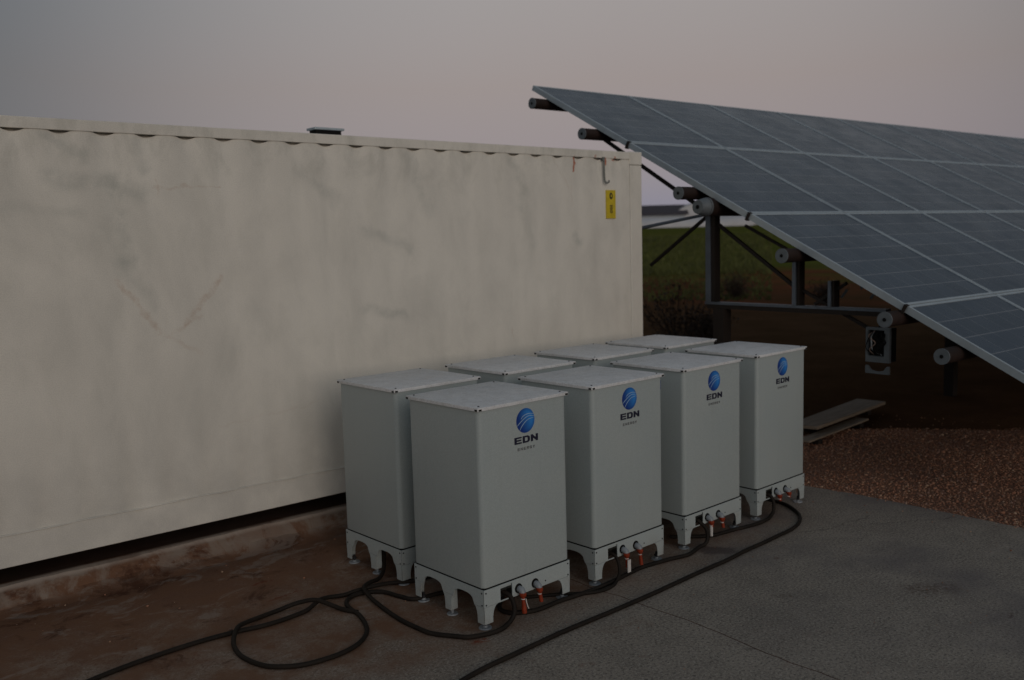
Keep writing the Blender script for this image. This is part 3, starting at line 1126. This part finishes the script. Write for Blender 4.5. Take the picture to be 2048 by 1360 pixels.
def cabinet(cx, cy, rz, label, spec, front=True, sticker=False):
    """local frame: origin on the ground under the centre, -Y is the logo face"""
    root = empty('battery_cabinet', (cx, cy, 0), rz)
    tag(root, label, 'cabinet', 'grey white battery cabinets standing in two rows')
    hx, hy = W / 2, D / 2
    ins = .010
    # body
    bm = bmesh.new()
    box(bm, -hx + ins, hx - ins, -hy + ins, hy - ins, HS + .004, HT - .021)
    ve = [e for e in bm.edges if abs(e.verts[0].co.z - e.verts[1].co.z) > .5]
    bmesh.ops.bevel(bm, geom=ve, offset=.028, segments=5, profile=.5, affect='EDGES')
    be = [e for e in bm.edges if all(v.co.z < HS + .01 for v in e.verts)]
    bmesh.ops.bevel(bm, geom=be, offset=.004, segments=2, profile=.5, affect='EDGES')
    smooth(link('body', bm, MAT['cab'], root), 50)
    # dark rubber seam between body and base
    bm = bmesh.new()
    box(bm, -hx + ins + .003, hx - ins - .003, -hy + ins + .003, hy - ins - .003, HS - .004, HS + .006)
    ve = [e for e in bm.edges if abs(e.verts[0].co.z - e.verts[1].co.z) > .005]
    bmesh.ops.bevel(bm, geom=ve, offset=.018, segments=4, profile=.5, affect='EDGES')
    link('seal', bm, MAT['hole'], root)
    # lid
    bm = bmesh.new()
    box(bm, -hx, hx, -hy, hy, HT - .019, HT)
    es = [e for e in bm.edges if not all(v.co.z < HT - .01 for v in e.verts)]
    bmesh.ops.bevel(bm, geom=es, offset=.004, segments=2, profile=.5, affect='EDGES')
    lid = smooth(link('lid', bm, MAT['lid'], root), 35)
    for sx in (-1, 1):
        for sy in (-1, 1):
            bm = bmesh.new()
            x, y = sx * hx, sy * hy
            a, b = sorted((x - sx * .006, x - sx * .026))
            box(bm, a, b, y - .0006 if sy > 0 else y - .0012, y + .0012 if sy > 0 else y + .0006, HT - .018, HT - .008)
            a, b = sorted((y - sy * .006, y - sy * .026))
            box(bm, x - .0006 if sx > 0 else x - .0012, x + .0012 if sx > 0 else x + .0006, a, b, HT - .018, HT - .008)
            link('lid_corner_notch', bm, MAT['hole'], lid)
    for sx in (-1, 1):
        for sy in (-1, 1):
            bm = bmesh.new()
            cyl(bm, (sx * (hx - .035), sy * (hy - .035), HT - .001), (sx * (hx - .035), sy * (hy - .035), HT + .004), .006, .005, 8)
            link('lid_screw', bm, MAT['screw'], lid)
    # base plates
    zb, arch = .130, .183
    th = .004
    x0, x1 = -hx + .0095, hx - .0095
    y0, y1 = -hy + .0095, hy - .0095
    sx_ = lambda u: x0 + u
    LX, LY = x1 - x0, y1 - y0
    hole = [(.120, .137), (.120, .215), (.208, .215), (.208, .137)]
    for yy, s, hs_ in ((y0, 1, [hole]), (y1 - th, 1, [])):
        bm = bmesh.new()
        plate(bm, [(0, zb), (LX, zb), (LX, HS - .004), (0, HS - .004)], hs_, th, lambda u, v, w, yy=yy: Vector((x0 + u, yy + w, v)))
        link('base_panel', bm, MAT['cab'], root)
    mid = LY / 2
    lw, mw = .082, .045

    def arch_pts(a, b):
        n = 12
        out = []
        for k in range(n + 1):
            f = k / n
            x = a + (b - a) * f
            s = (1 - abs(2 * f - 1) ** 3.2) ** (1 / 2.0)
            out.append((x, zb + (arch - zb) * s))
        return out
    so = [(0, HS - .004), (0, zb), (lw, zb)] + arch_pts(lw, mid - mw)[1:] + [(mid + mw, zb)] + arch_pts(mid + mw, LY - lw)[1:] + [(LY, zb), (LY, HS - .004)]
    for xx in (x0, x1 - th):
        bm = bmesh.new()
        plate(bm, so, [], th, lambda u, v, w, xx=xx: Vector((xx + w * .98 + .00004, y0 + th * (u < 1e-6) - th * (u > LY - 1e-6) + u, v)))
        link('base_panel', bm, MAT['cab'], root)
    # corner legs: two tapered plates meeting at the corner, with screws and levelling foot
    for cxn in (0, 1):
        for cyn in (0, 1):
            bm = bmesh.new()
            ox = leg_outline(.100, .062, zb - .0015, .034, cxn, LX)
            yy = y0 - .0005 if cyn == 0 else y1 - th + .0005
            plate(bm, ox, [], th, lambda u, v, w: Vector((x0 + u, yy + w, v)))
            oy = leg_outline(lw, .055, zb - .0015, .034, cyn, LY)
            xx = x0 - .0005 if cxn == 0 else x1 - th + .0005
            plate(bm, oy, [], th, lambda u, v, w: Vector((xx + w, y0 + min(max(u, th + .001), LY - th - .001), v)))
            leg = link('leg', bm, MAT['cab'], root)
            fx = x0 + .034 if cxn == 0 else x1 - .034
            fy = y0 + .034 if cyn == 0 else y1 - .034
            bm = bmesh.new()
            cyl(bm, (fx, fy, 0), (fx, fy, .006), .037, .034, 20)
            cyl(bm, (fx, fy, .006), (fx, fy, .015), .015, .011, 12)
            foot = smooth(link('foot', bm, MAT['pvc'], leg))
            bm = bmesh.new()
            cyl(bm, (fx, fy, .014), (fx, fy, .05), .008, .008, 10)
            cyl(bm, (fx, fy, .024), (fx, fy, .033), .015, .015, 6)
            link('foot_stud', bm, MAT['screw'], leg)
    for xx in (x0, x1):
        bm = bmesh.new()
        s = 1 if xx == x0 else -1
        for sg in (1, -1):
            n = 6
            pts = [(mid, zb - .0015), (mid, .034), (mid + sg * .026, .034)]
            for k in range(1, n + 1):
                f = k / n
                pts.append((mid + sg * (.026 + (mw - .026) * (1 - math.cos(f * math.pi / 2))), .034 + (zb - .0355) * (.15 + .85 * math.sin(f * math.pi / 2))))
            plate(bm, pts, [], th, lambda u, v, w: Vector((xx - s * .0005 + s * w, y0 + u, v)))
        for sg in (1, -1):
            box(bm, *sorted((xx + s * .005, xx + s * .045)), *sorted((y0 + mid + sg * .024, y0 + mid + sg * .0275)), .036, .17)
        leg = link('leg', bm, MAT['cab'], root)
        fx, fy = xx + s * .028, y0 + mid
        bm = bmesh.new()
        cyl(bm, (fx, fy, 0), (fx, fy, .006), .033, .030, 18)
        cyl(bm, (fx, fy, .006), (fx, fy, .09), .008, .008, 10)
        link('foot', bm, MAT['pvc'], leg)
    # screws of the base corners
    for sx in (-1, 1):
        for sy in (-1, 1):
            for z in (HS - .022, zb + .010):
                bm = bmesh.new()
                px, py = sx * (hx - .025), sy * (hy - .0095)
                cyl(bm, (px, py + sy * -.002, z), (px, py + sy * .0025, z), .0055, .0045, 8)
                link('corner_screw', bm, MAT['screw'], root)
                bm = bmesh.new()
                px, py = sx * (hx - .0095), sy * (hy - .025)
                cyl(bm, (px + sx * -.002, py, z), (px + sx * .0025, py, z), .0055, .0045, 8)
                link('corner_screw', bm, MAT['screw'], root)
            # seam line of the corner joint
    bm = bmesh.new()
    for sx in (-1, 1):
        for sy in (-1, 1):
            px, py = sx * (hx - .0100), sy * (hy - .0100)
            box(bm, *sorted((px, px + sx * .0009)), *sorted((py, py + sy * .0009)), .04, HS - .006)
    link('corner_seam', bm, MAT['hole'], root)
    # underside tray so that one cannot look into the body
    bm = bmesh.new()
    box(bm, x0 + .01, x1 - .01, y0 + .01, y1 - .01, HS - .035, HS - .012)
    link('base_tray', bm, MAT['cab'], root)
    if not front:
        return root
    # cable socket
    bm = bmesh.new()
    X = lambda u: x0 + u
    sy0 = y0 + th
    box(bm, X(.114), X(.214), sy0 + .045, sy0 + .05, .132, .192)
    box(bm, X(.114), X(.119), sy0 + .001, sy0 + .045, .132, .192)
    box(bm, X(.209), X(.214), sy0 + .001, sy0 + .045, .132, .192)
    box(bm, X(.114), X(.214), sy0 + .001, sy0 + .05, .1895, .2)
    link('cable_socket', bm, MAT['socket'], root)
    # logo
    gx, gzz, gr = -hx + .350, 1.107, .069
    fy = -hy + ins
    bm = bmesh.new()
    circ = [(gr * math.cos(a), gr * math.sin(a)) for a in np.linspace(0, 2 * math.pi, 48, endpoint=False)]
    plate(bm, circ, [], .0012, lambda u, v, w: Vector((u, -w, v)))
    em = link('logo_emblem', bm, MAT['globe'], root)
    em.location = (gx, fy, gzz)
    bm = bmesh.new()
    arcs = [[(-.50, .16), (-.3, .36), (.08, .49), (.51, .51), (.90, .42)], [(-.90, -.36), (-.81, -.25), (-.41, .02), (.08, .27), (.51, .33), (.96, .25)],
            [(-.66, -.74), (-.46, -.46), (-.14, -.17), (.3, .06), (.93, .14)]]
    for a in arcs:
        arc_strip(bm, [(u * gr, v * gr) for u, v in a], .0021, -.0017)
    link('emblem_line', bm, MAT['arc'], em)
    bm = bmesh.new()
    stroke_text(bm, 'EDN', -hx + .2635, .9825, .0545, .0385, .0075, .0088, fy - .0012)
    l1 = link('lettering', bm, MAT['print_dark'], root)
    l1['label'] = 'bold navy letters EDN'
    bm = bmesh.new()
    stroke_text(bm, 'ENERGY', -hx + .286, .9440, .0150, .0155, .0080, .0028, fy - .0012, kx=1.1)
    l2 = link('lettering', bm, MAT['print_grey'], root)
    l2['label'] = 'small grey letters ENERGY'
    # two elbow fittings with orange hoses hanging below
    for i, (fx, fz) in enumerate(((.268, .166), (.396, .160))):
        x = -hx + fx
        yq = y0 - .0005
        bm = bmesh.new()
        cyl(bm, (x - .004, yq - .0015, fz + .004), (x - .004, yq + .001, fz + .004), .0275, .0275, 20)
        link('fitting_gasket', bm, MAT['hole'], root)
        bm = bmesh.new()
        tube(bm, [(x, yq + .01, fz), (x, yq - .012, fz - .001), (x + .001, yq - .024, fz - .008), (x + .001, yq - .028, fz - .022)], .0185, 14, 5)
        ft = smooth(link('pipe_fitting', bm, MAT['pvc'], root))
        L, kind = spec[i]
        bm = bmesh.new()
        yb = yq - .028
        zt = fz - .014
        dx = .006 if i == 0 else .010
        prof = [(0, .0200), (.010, .0205), (.022, .0185), (.028, .0115), (L * .45, .0105), (L * .8, .0150 if kind == 'flare' else .0115), (L, .0120 if kind != 'flare' else .0145)]
        rings = []
        for f, r in prof:
            c = Vector((x + .001 + dx * f / L, yb - .004 * f / L, zt - f))
            rings.append([bm.verts.new(c + Vector((math.cos(a) * r, math.sin(a) * r, 0))) for a in np.linspace(0, 2 * math.pi, 14, endpoint=False)])
        for A, B in zip(rings, rings[1:]):
            for k in range(14):
                bm.faces.new((A[k], A[(k + 1) % 14], B[(k + 1) % 14], B[k]))
        bm.faces.new(rings[0])
        bm.faces.new(rings[-1])
        if kind == 'white':
            mm = MAT['orange']
        smooth(link('orange_hose', bm, MAT['orange'], ft), 45)
        bm = bmesh.new()
        c = (x + .002, yb - .001, zt - .036)
        cyl(bm, (c[0], c[1], c[2] - .003), (c[0], c[1], c[2] + .002), .0125, .0125, 14)
        if kind == 'flare':
            tube(bm, [(c[0] + .016, c[1] - .006, c[2] - .004), (c[0] + .017, c[1] - .010, c[2] - .025), (c[0] + .024, c[1] - .012, c[2] - .05), (c[0] + .030, c[1] - .012, c[2] - .062)], .003, 6, 4)
        if kind == 'white':
            box(bm, c[0] - .012, c[0] + .016, c[1] - .020, c[1] - .0155, c[2] - .085, c[2] - .006)
        if kind == 'tube':
            cyl(bm, (c[0] + .002, c[1], c[2] - .075), (c[0], c[1], c[2] - .004), .010, .012, 10)
        link('hose_clamp', bm, MAT['white'], ft)
    # small hole in the base plate
    bm = bmesh.new()
    cyl(bm, (-hx + .475, y0 - .0012, .155), (-hx + .475, y0 + .001, .155), .005, .005, 8)
    link('drain_hole', bm, MAT['hole'], root)
    if sticker:
        bm = bmesh.new()
        box(bm, -hx + ins - .0012, -hx + ins + .0006, -hy + .20, -hy + .285, 1.072, 1.135)
        link('blue_label', bm, MAT['blue'], root)
    return root


EY = .0411
cE, sE = math.cos(EY), math.sin(EY)
PIT, GAP, XB = .8823, .213, .0698
labels = {
    (0, 0): 'nearest grey white cabinet with globe logo, its foot beside the curling cable',
    (1, 0): 'second logo cabinet from the camera, with a white strap on its first orange hose',
    (2, 0): 'third logo cabinet from the camera, standing before the dark damp patch',
    (3, 0): 'farthest logo cabinet of the front row, beside the gravel edge',
    (0, 1): 'cabinet without visible logo standing left of all others close to the container',
    (1, 1): 'second lid of the row nearest the container, behind the first two logo cabinets',
    (2, 1): 'third cabinet of the rear row against the container, only its lid showing',
    (3, 1): 'last cabinet of the rear row by the container corner, only its lid showing',
}
dxs = {(0, 0): -.002, (1, 0): 0, (2, 0): .008, (3, 0): -.006, (0, 1): .002, (1, 1): .014, (2, 1): .018, (3, 1): -.03}
specs = {0: [(.118, 'flare'), (.085, 'plain')], 1: [(.095, 'white'), (.105, 'plain')], 2: [(.045, 'tube'), (.075, 'plain')], 3: [(.05, 'plain'), (.045, 'plain')]}
for (i, j), lab in labels.items():
    lx = i * PIT + dxs[(i, j)] + (XB if j else 0) + W / 2
    ly = j * (D + GAP) + D / 2
    x = 2.9069 + cE * lx - sE * ly
    y = 3.7461 + sE * lx + cE * ly
    cabinet(x, y, EY + (rnd.uniform(-.004, .004) if j else 0), lab, specs[i], front=(j == 0), sticker=(i == 2 and j == 0))


# ------------------------------------------------------------------ cables
def cable(pts, r, label, cat='cable', z=None):
    bm = bmesh.new()
    P = []
    for q in pts:
        P.append((q[0], q[1], (q[2] if len(q) > 2 else 0) + r))
    tube(bm, P, r, 12, 7)
    o = smooth(link('power_cable', bm, MAT['cable']), 60)
    tag(o, label, cat, 'black power cables lying round the cabinets')


cable([(0.2, 4.35), (0.7, 4.52), (0.995, 4.591), (1.228, 4.649), (1.453, 4.68), (1.713, 4.69), (1.914, 4.671), (2.037, 4.645), (2.159, 4.640), (2.267, 4.652),
       (2.338, 4.664, .004), (2.429, 4.705, .02), (2.511, 4.739, .006), (2.598, 4.721), (2.681, 4.707, .008), (2.793, 4.692, .012), (2.898, 4.681, .004), (2.953, 4.66), (3.046, 4.62), (3.3, 4.6), (3.7, 4.62)],
      .0130, 'long black cable running from the bottom left corner to beneath the cabinets')
cable([(3.25, 4.30), (3.05, 4.34), (2.877, 4.37), (2.834, 4.47), (2.803, 4.589), (2.735, 4.654), (2.664, 4.672), (2.604, 4.655), (2.561, 4.615), (2.534, 4.557), (2.523, 4.486), (2.515, 4.393), (2.475, 4.26), (2.422, 4.163),
       (2.338, 4.086), (2.234, 4.044), (2.133, 4.034), (2.009, 4.05), (1.92, 4.096), (1.847, 4.173), (1.809, 4.294), (1.805, 4.421), (1.835, 4.540, .012), (1.905, 4.645, .032), (1.991, 4.720, .014),
       (2.096, 4.767), (2.204, 4.783), (2.316, 4.758, .020), (2.400, 4.695, .034), (2.458, 4.605, .012), (2.490, 4.53), (2.53, 4.44)],
      .0130, 'black cable curled into a big loop on the soil stained concrete')
cable([(3.08, 3.82, .155), (3.100, 3.765, .135), (3.106, 3.738, .095), (3.095, 3.722, .045), (3.045, 3.712, .006), (2.94, 3.690), (2.80, 3.730), (2.741, 3.800), (2.672, 3.915), (2.655, 4.048), (2.650, 4.183), (2.668, 4.383), (2.69, 4.571, .010), (2.71, 4.665, .030), (2.79, 4.735, .022), (2.89, 4.79, .006), (2.97, 4.86, .02), (3.02, 4.93, .08), (3.04, 4.97, .17)],
      .0130, 'black cable dropping from the nearest socket and sweeping round the front foot')
cable([(3.50, 4.30), (3.34, 4.10), (3.16, 3.93), (3.15, 3.83), (3.217, 3.78), (3.272, 3.755), (3.353, 3.750), (3.479, 3.757), (3.599, 3.748), (3.705, 3.742), (3.822, 3.746), (3.95, 3.757), (4.07, 3.775), (4.2, 3.790), (4.319, 3.781),
       (4.448, 3.765), (4.601, 3.735), (4.70, 3.755), (4.78, 3.778), (4.84, 3.778, .006), (4.872, 3.782, .04), (4.878, 3.800, .10), (4.860, 3.86, .150)],
      .0130, 'black cable along the front feet rising into the third logo cabinet')
cable([(3.965, 3.86, .155), (3.982, 3.80, .135), (3.985, 3.772, .09), (3.972, 3.755, .035), (3.90, 3.725), (3.816, 3.700), (3.745, 3.705), (3.672, 3.735), (3.60, 3.790), (3.50, 3.86), (3.35, 3.95)],
      .0105, 'black cable falling from the second cabinet socket to the first foot gap')
cable([(5.72, 3.93, .155), (5.738, 3.872, .135), (5.742, 3.848, .09), (5.725, 3.838, .03), (5.66, 3.825), (5.594, 3.808), (5.475, 3.800), (5.345, 3.816), (5.231, 3.835), (5.106, 3.85), (5.02, 3.87), (4.93, 3.93), (4.8, 4.05)],
      .0130, 'black cable dropping from the last logo cabinet and running back under the third')
cable([(6.02, 4.20), (6.04, 4.08), (6.03, 3.96), (5.976, 3.846), (5.861, 3.707), (5.72, 3.616), (5.546, 3.561), (5.348, 3.544), (5.16, 3.530), (4.941, 3.520), (4.691, 3.495), (4.421, 3.486),
       (4.156, 3.470), (3.934, 3.457), (3.738, 3.450), (3.561, 3.445), (3.377, 3.444), (3.179, 3.440), (3.024, 3.430), (2.806, 3.415), (2.655, 3.405), (2.492, 3.379), (2.307, 3.327), (1.9, 3.2)],
      .0130, 'long black cable sweeping across the open slab from the farthest cabinet')

# ------------------------------------------------------------------ solar table
O = Vector((6.979, 7.820, 3.805))
EX = Vector((1.0, -.023, .001)).normalized()
DN = Vector((-.020, -.886, -.463))
DN = (DN - EX * DN.dot(EX)).normalized()
NN = DN.cross(EX)
if NN.z < 0:
    NN = -NN
A_, B_ = 1.65, 1.523


def T(i, j, n=0.0):
    """point on the table: i metres along the top edge, j metres down the slope, n above the glass"""
    return O + EX * i + DN * j + NN * n


def solar():
    root = empty('solar_table', (8.0, 5.0, 0))
    tag(root, 'tilted solar table of dark framed panels on brown pipes right of the container', 'solar array')
    inv = Matrix.Translation((-8.0, -5.0, 0))

    def L(name, bm, mat, parent=None):
        bmesh.ops.transform(bm, matrix=inv, verts=bm.verts)
        return link(name, bm, mat, parent or root)
    # one module shared by all
    g, fw, ft = .006, .026, .055
    aw, bw = A_ - 2 * g, B_ - 2 * g
    me = bpy.data.meshes.new('solar_panel')
    me.from_pydata([(fw, -fw, -.004), (bw - fw, -fw, -.004), (bw - fw, -(aw - fw), -.004), (fw, -(aw - fw), -.004)], [], [(3, 2, 1, 0)])
    uv = me.uv_layers.new(name='UVMap')
    for k, c in enumerate(((0, 1), (1, 1), (1, 0), (0, 0))):
        uv.data[k].uv = c
    me.materials.append(MAT['panel'])
    bm = bmesh.new()
    plate(bm, [(0, 0), (bw, 0), (bw, -aw), (0, -aw)], [[(fw, -fw), (fw, -(aw - fw)), (bw - fw, -(aw - fw)), (bw - fw, -fw)]], ft, lambda u, v, w: Vector((u, v, -w)))
    bmesh.ops.recalc_face_normals(bm, faces=bm.faces)
    fme = bpy.data.meshes.new('frame')
    bm.to_mesh(fme)
    bm.free()
    fme.materials.append(MAT['alu'])
    bme = bpy.data.meshes.new('backsheet')
    bme.from_pydata([(fw, -fw, -.012), (bw - fw, -fw, -.012), (bw - fw, -(aw - fw), -.012), (fw, -(aw - fw), -.012)], [], [(0, 1, 2, 3)])
    bme.materials.append(MAT['dark_steel'])
    rot = Matrix((EX, -DN, NN)).transposed().to_4x4()
    cme = bpy.data.meshes.new('clamp')
    bm = bmesh.new()
    box(bm, -.012, .03, -.012, .012, -.07, .006)
    bm.to_mesh(cme)
    bm.free()
    cme.materials.append(MAT['dark_steel'])
    for i in range(14):
        for j in range(4):
            p = bpy.data.objects.new('solar_panel', me)
            C.objects.link(p)
            p.parent = root
            mw = rot.copy()
            mw.translation = T(i * B_ + g, j * A_ + g, rnd.uniform(-.001, .001))
            p.matrix_local = inv @ mw
            f = bpy.data.objects.new('frame', fme)
            C.objects.link(f)
            f.parent = p
            b = bpy.data.objects.new('backsheet', bme)
            C.objects.link(b)
            b.parent = p
    for j in (1, 2, 3):
        c = bpy.data.objects.new('clamp', cme)
        C.objects.link(c)
        c.parent = root
        mw = rot.copy()
        mw.translation = T(0, j * A_)
        c.matrix_local = inv @ mw
    # brown purlin pipes across the table with pale end caps
    for k, (s, off, r, x0) in enumerate([(.28, -.118, .058, -.17), (1.16, -.118, .058, -.17), (2.62, -.118, .060, -.18), (3.88, -.118, .060, -.17), (4.93, -.125, .060, -.17), (5.45, -.130, .058, -.19), (6.35, -.12, .058, -.17)]):
        bm = bmesh.new()
        a, b = T(x0, s, off), T(14 * B_ + .2, s, off)
        cyl(bm, a, b, r, r, 20)
        pu = smooth(L('purlin_pipe', bm, MAT['pipe']), 50)
        bm = bmesh.new()
        cyl(bm, a - EX * .010, a, r * 1.03, r * 1.03, 20)
        cp = smooth(L('end_cap', bm, MAT['cap'], pu), 50)
        bm = bmesh.new()
        cyl(bm, a - EX * .0125, a - EX * .0095, r * .26, r * .26, 10)
        L('cap_hole', bm, MAT['hole'], pu)
    # main torque pipe just below the third purlin
    hub = Vector((6.84, 5.33, 2.35))
    bm = bmesh.new()
    cyl(bm, hub, hub + EX * 21, .085, .085, 24)
    tq = smooth(L('torque_pipe', bm, MAT['pipe']), 50)
    bm = bmesh.new()
    cyl(bm, hub - EX * .10, hub + EX * .02, .062, .088, 24)
    smooth(L('hub_cap', bm, MAT['cap'], tq), 60)
    bm = bmesh.new()
    cyl(bm, hub - EX * .104, hub - EX * .099, .02, .02, 10)
    L('cap_hole', bm, MAT['hole'], tq)

    def bay(x, full):
        y = lambda v: v - .023 * (x - 7.1)
        for nm, p, q, w in (('brace', (6.87, 3.12), (5.50, 2.29), .032), ('brace', (5.42, 2.20), (4.52, 1.58), .030), ('brace', (5.52, 2.28), (6.25, 1.80), .028),
                            ('brace', (4.52, 1.60), (3.86, 1.28), .026), ('brace', (5.10, 2.17), (4.60, 1.92), .024), ('brace', (4.08, 1.66), (4.38, 1.47), .024)):
            bm = bmesh.new()
            beam(bm, (x + .02, y(p[0]), p[1]), (x + .02, y(q[0]), q[1]), w, w)
            L(nm, bm, MAT['dark_steel'])
        bm = bmesh.new()
        cyl(bm, (x - .02, y(5.42), 2.30), (x - .35, y(6.42), 2.13), .014, .018, 10)
        if full:
            smooth(L('tie_rod', bm, MAT['steel']))
        for yy, zt, w in ((5.455, 2.27, .048), (4.53, 1.86, .032), (4.19, 1.68, .026)):
            bm = bmesh.new()
            ya = y(yy)
            # H profile post: pale flange towards the camera, dark web behind
            box(bm, x - .035, x + .035, ya + w * .45, ya + w * .55, 1.459, zt)
            box(bm, x - .05, x - .035, ya - w * .1, ya + w, 1.459, zt)
            L('post', bm, MAT['steel'])
            bm = bmesh.new()
            box(bm, x - .034, x + .05, ya - w, ya + w * .35, 1.459, zt)
            L('post', bm, MAT['dark_steel'])
        bm = bmesh.new()
        box(bm, x - .04, x + .04, y(3.70), y(5.52), 1.435, 1.458)
        L('base_beam', bm, MAT['steel'])
        bm = bmesh.new()
        box(bm, x - .035, x + .035, y(3.75), y(5.50), 1.395, 1.434)
        L('base_beam', bm, MAT['dark_steel'])
        for yy in (5.35,):
            bm = bmesh.new()
            box(bm, x - .06, x + .06, y(yy) - .06, y(yy) + .06, -.05, 1.394)
            L('pedestal', bm, MAT['dark_steel'])
    for k in range(4):
        bay(7.12 + 4.6 * k, k == 0)
    # loose white spacers and wires caught on the inner braces
    for yy, z in ((4.07, 1.60), (3.98, 1.52), (4.25, 1.52)):
        bm = bmesh.new()
        beam(bm, (7.35, yy, z), (7.36, yy - .05, z + .07), .012, .02)
        L('cable_tie', bm, MAT['cap'])


solar()


def junction_box():
    x, y0, y1, z0, z1 = 7.10, 3.66, 3.865, 1.02, 1.305
    cy_, cz_ = (y0 + y1) / 2, (z0 + z1) / 2
    root = empty('junction_box', (x, cy_, z0))
    tag(root, 'small open junction box with tangled wires hanging under the solar table', 'junction box')
    hy, h = (y1 - y0) / 2, z1 - z0
    bm = bmesh.new()
    plate(bm, [(-hy, 0), (hy, 0), (hy, h), (-hy, h)], [[(-hy + .045, .05), (-hy + .045, h - .02), (hy - .018, h - .02), (hy - .018, .05)]], .03, lambda u, v, w: Vector((-.03 + w, u, v)))
    link('frame', bm, MAT['cap'], root)
    bm = bmesh.new()
    box(bm, .001, .09, -hy + .004, hy - .004, .004, h - .004)
    link('back_box', bm, MAT['hole'], root)
    bm = bmesh.new()
    plate(bm, [(-hy, -.03), (-hy, -.095), (hy, -.095), (hy, -.03), (hy - .02, -.03), (hy - .05, -.068), (0, -.078), (-hy + .05, -.068), (-hy + .02, -.03)], [], .02, lambda u, v, w: Vector((-.03 + w, u, v)))
    link('bracket', bm, MAT['cap'], root)
    g = random.Random(4)
    for k in range(7):
        bm = bmesh.new()
        ya = g.uniform(-hy + .05, hy - .05)
        pts = [(-.005, ya, h - .03)]
        for q in range(3):
            pts.append((-.03 - g.uniform(0, .03), ya + g.uniform(-.05, .05), h - .07 - q * .055))
        pts.append((-.01, g.uniform(-.04, .05), .06))
        tube(bm, pts, .004 if k % 3 else .006, 6, 5)
        smooth(link('wire', bm, MAT['copper'] if k == 2 else (MAT['pvc'] if k == 3 else MAT['hole']), root))
    bm = bmesh.new()
    tube(bm, [(.0, .0, h), (.0, -.01, h + .05), (.0, -.04, h + .12)], .008, 8, 4)
    link('conduit', bm, MAT['hole'], root)


junction_box()


def board(pts, z, th, label):
    bm = bmesh.new()
    cx = sum(p[0] for p in pts) / 4
    cy = sum(p[1] for p in pts) / 4
    plate(bm, [(a - cx, b - cy) for a, b in pts], [], th, lambda u, v, w: Vector((u, v, w)))
    bmesh.ops.bevel(bm, geom=bm.edges[:], offset=.004, segments=1, affect='EDGES')
    root = empty('wooden_step', (cx, cy, z - .05))
    tag(root, label, 'wooden board')
    o = link('plank', bm, MAT['wood'], root)
    o.location = (0, 0, .05)
    for s in (-.35, .35):
        bm = bmesh.new()
        mx = (pts[1][0] - pts[0][0]) * s
        my = (pts[1][1] - pts[0][1]) * s
        box(bm, mx - .04, mx + .04, my - .09, my + .09, -z + .05 + gz(cx, cy) - .02, .049)
        link('bearer', bm, MAT['dark_steel'], root)


board([(8.34, 5.07), (10.10, 5.26), (10.06, 5.60), (8.26, 5.36)], .070, .035, 'upper pale weathered board lying on the dark soil beside the gravel')
board([(7.95, 4.92), (9.35, 5.06), (9.33, 5.20), (7.93, 5.06)], .020, .02, 'lower thin board on the gravel under the larger board')

S.cycles.use_denoising = True
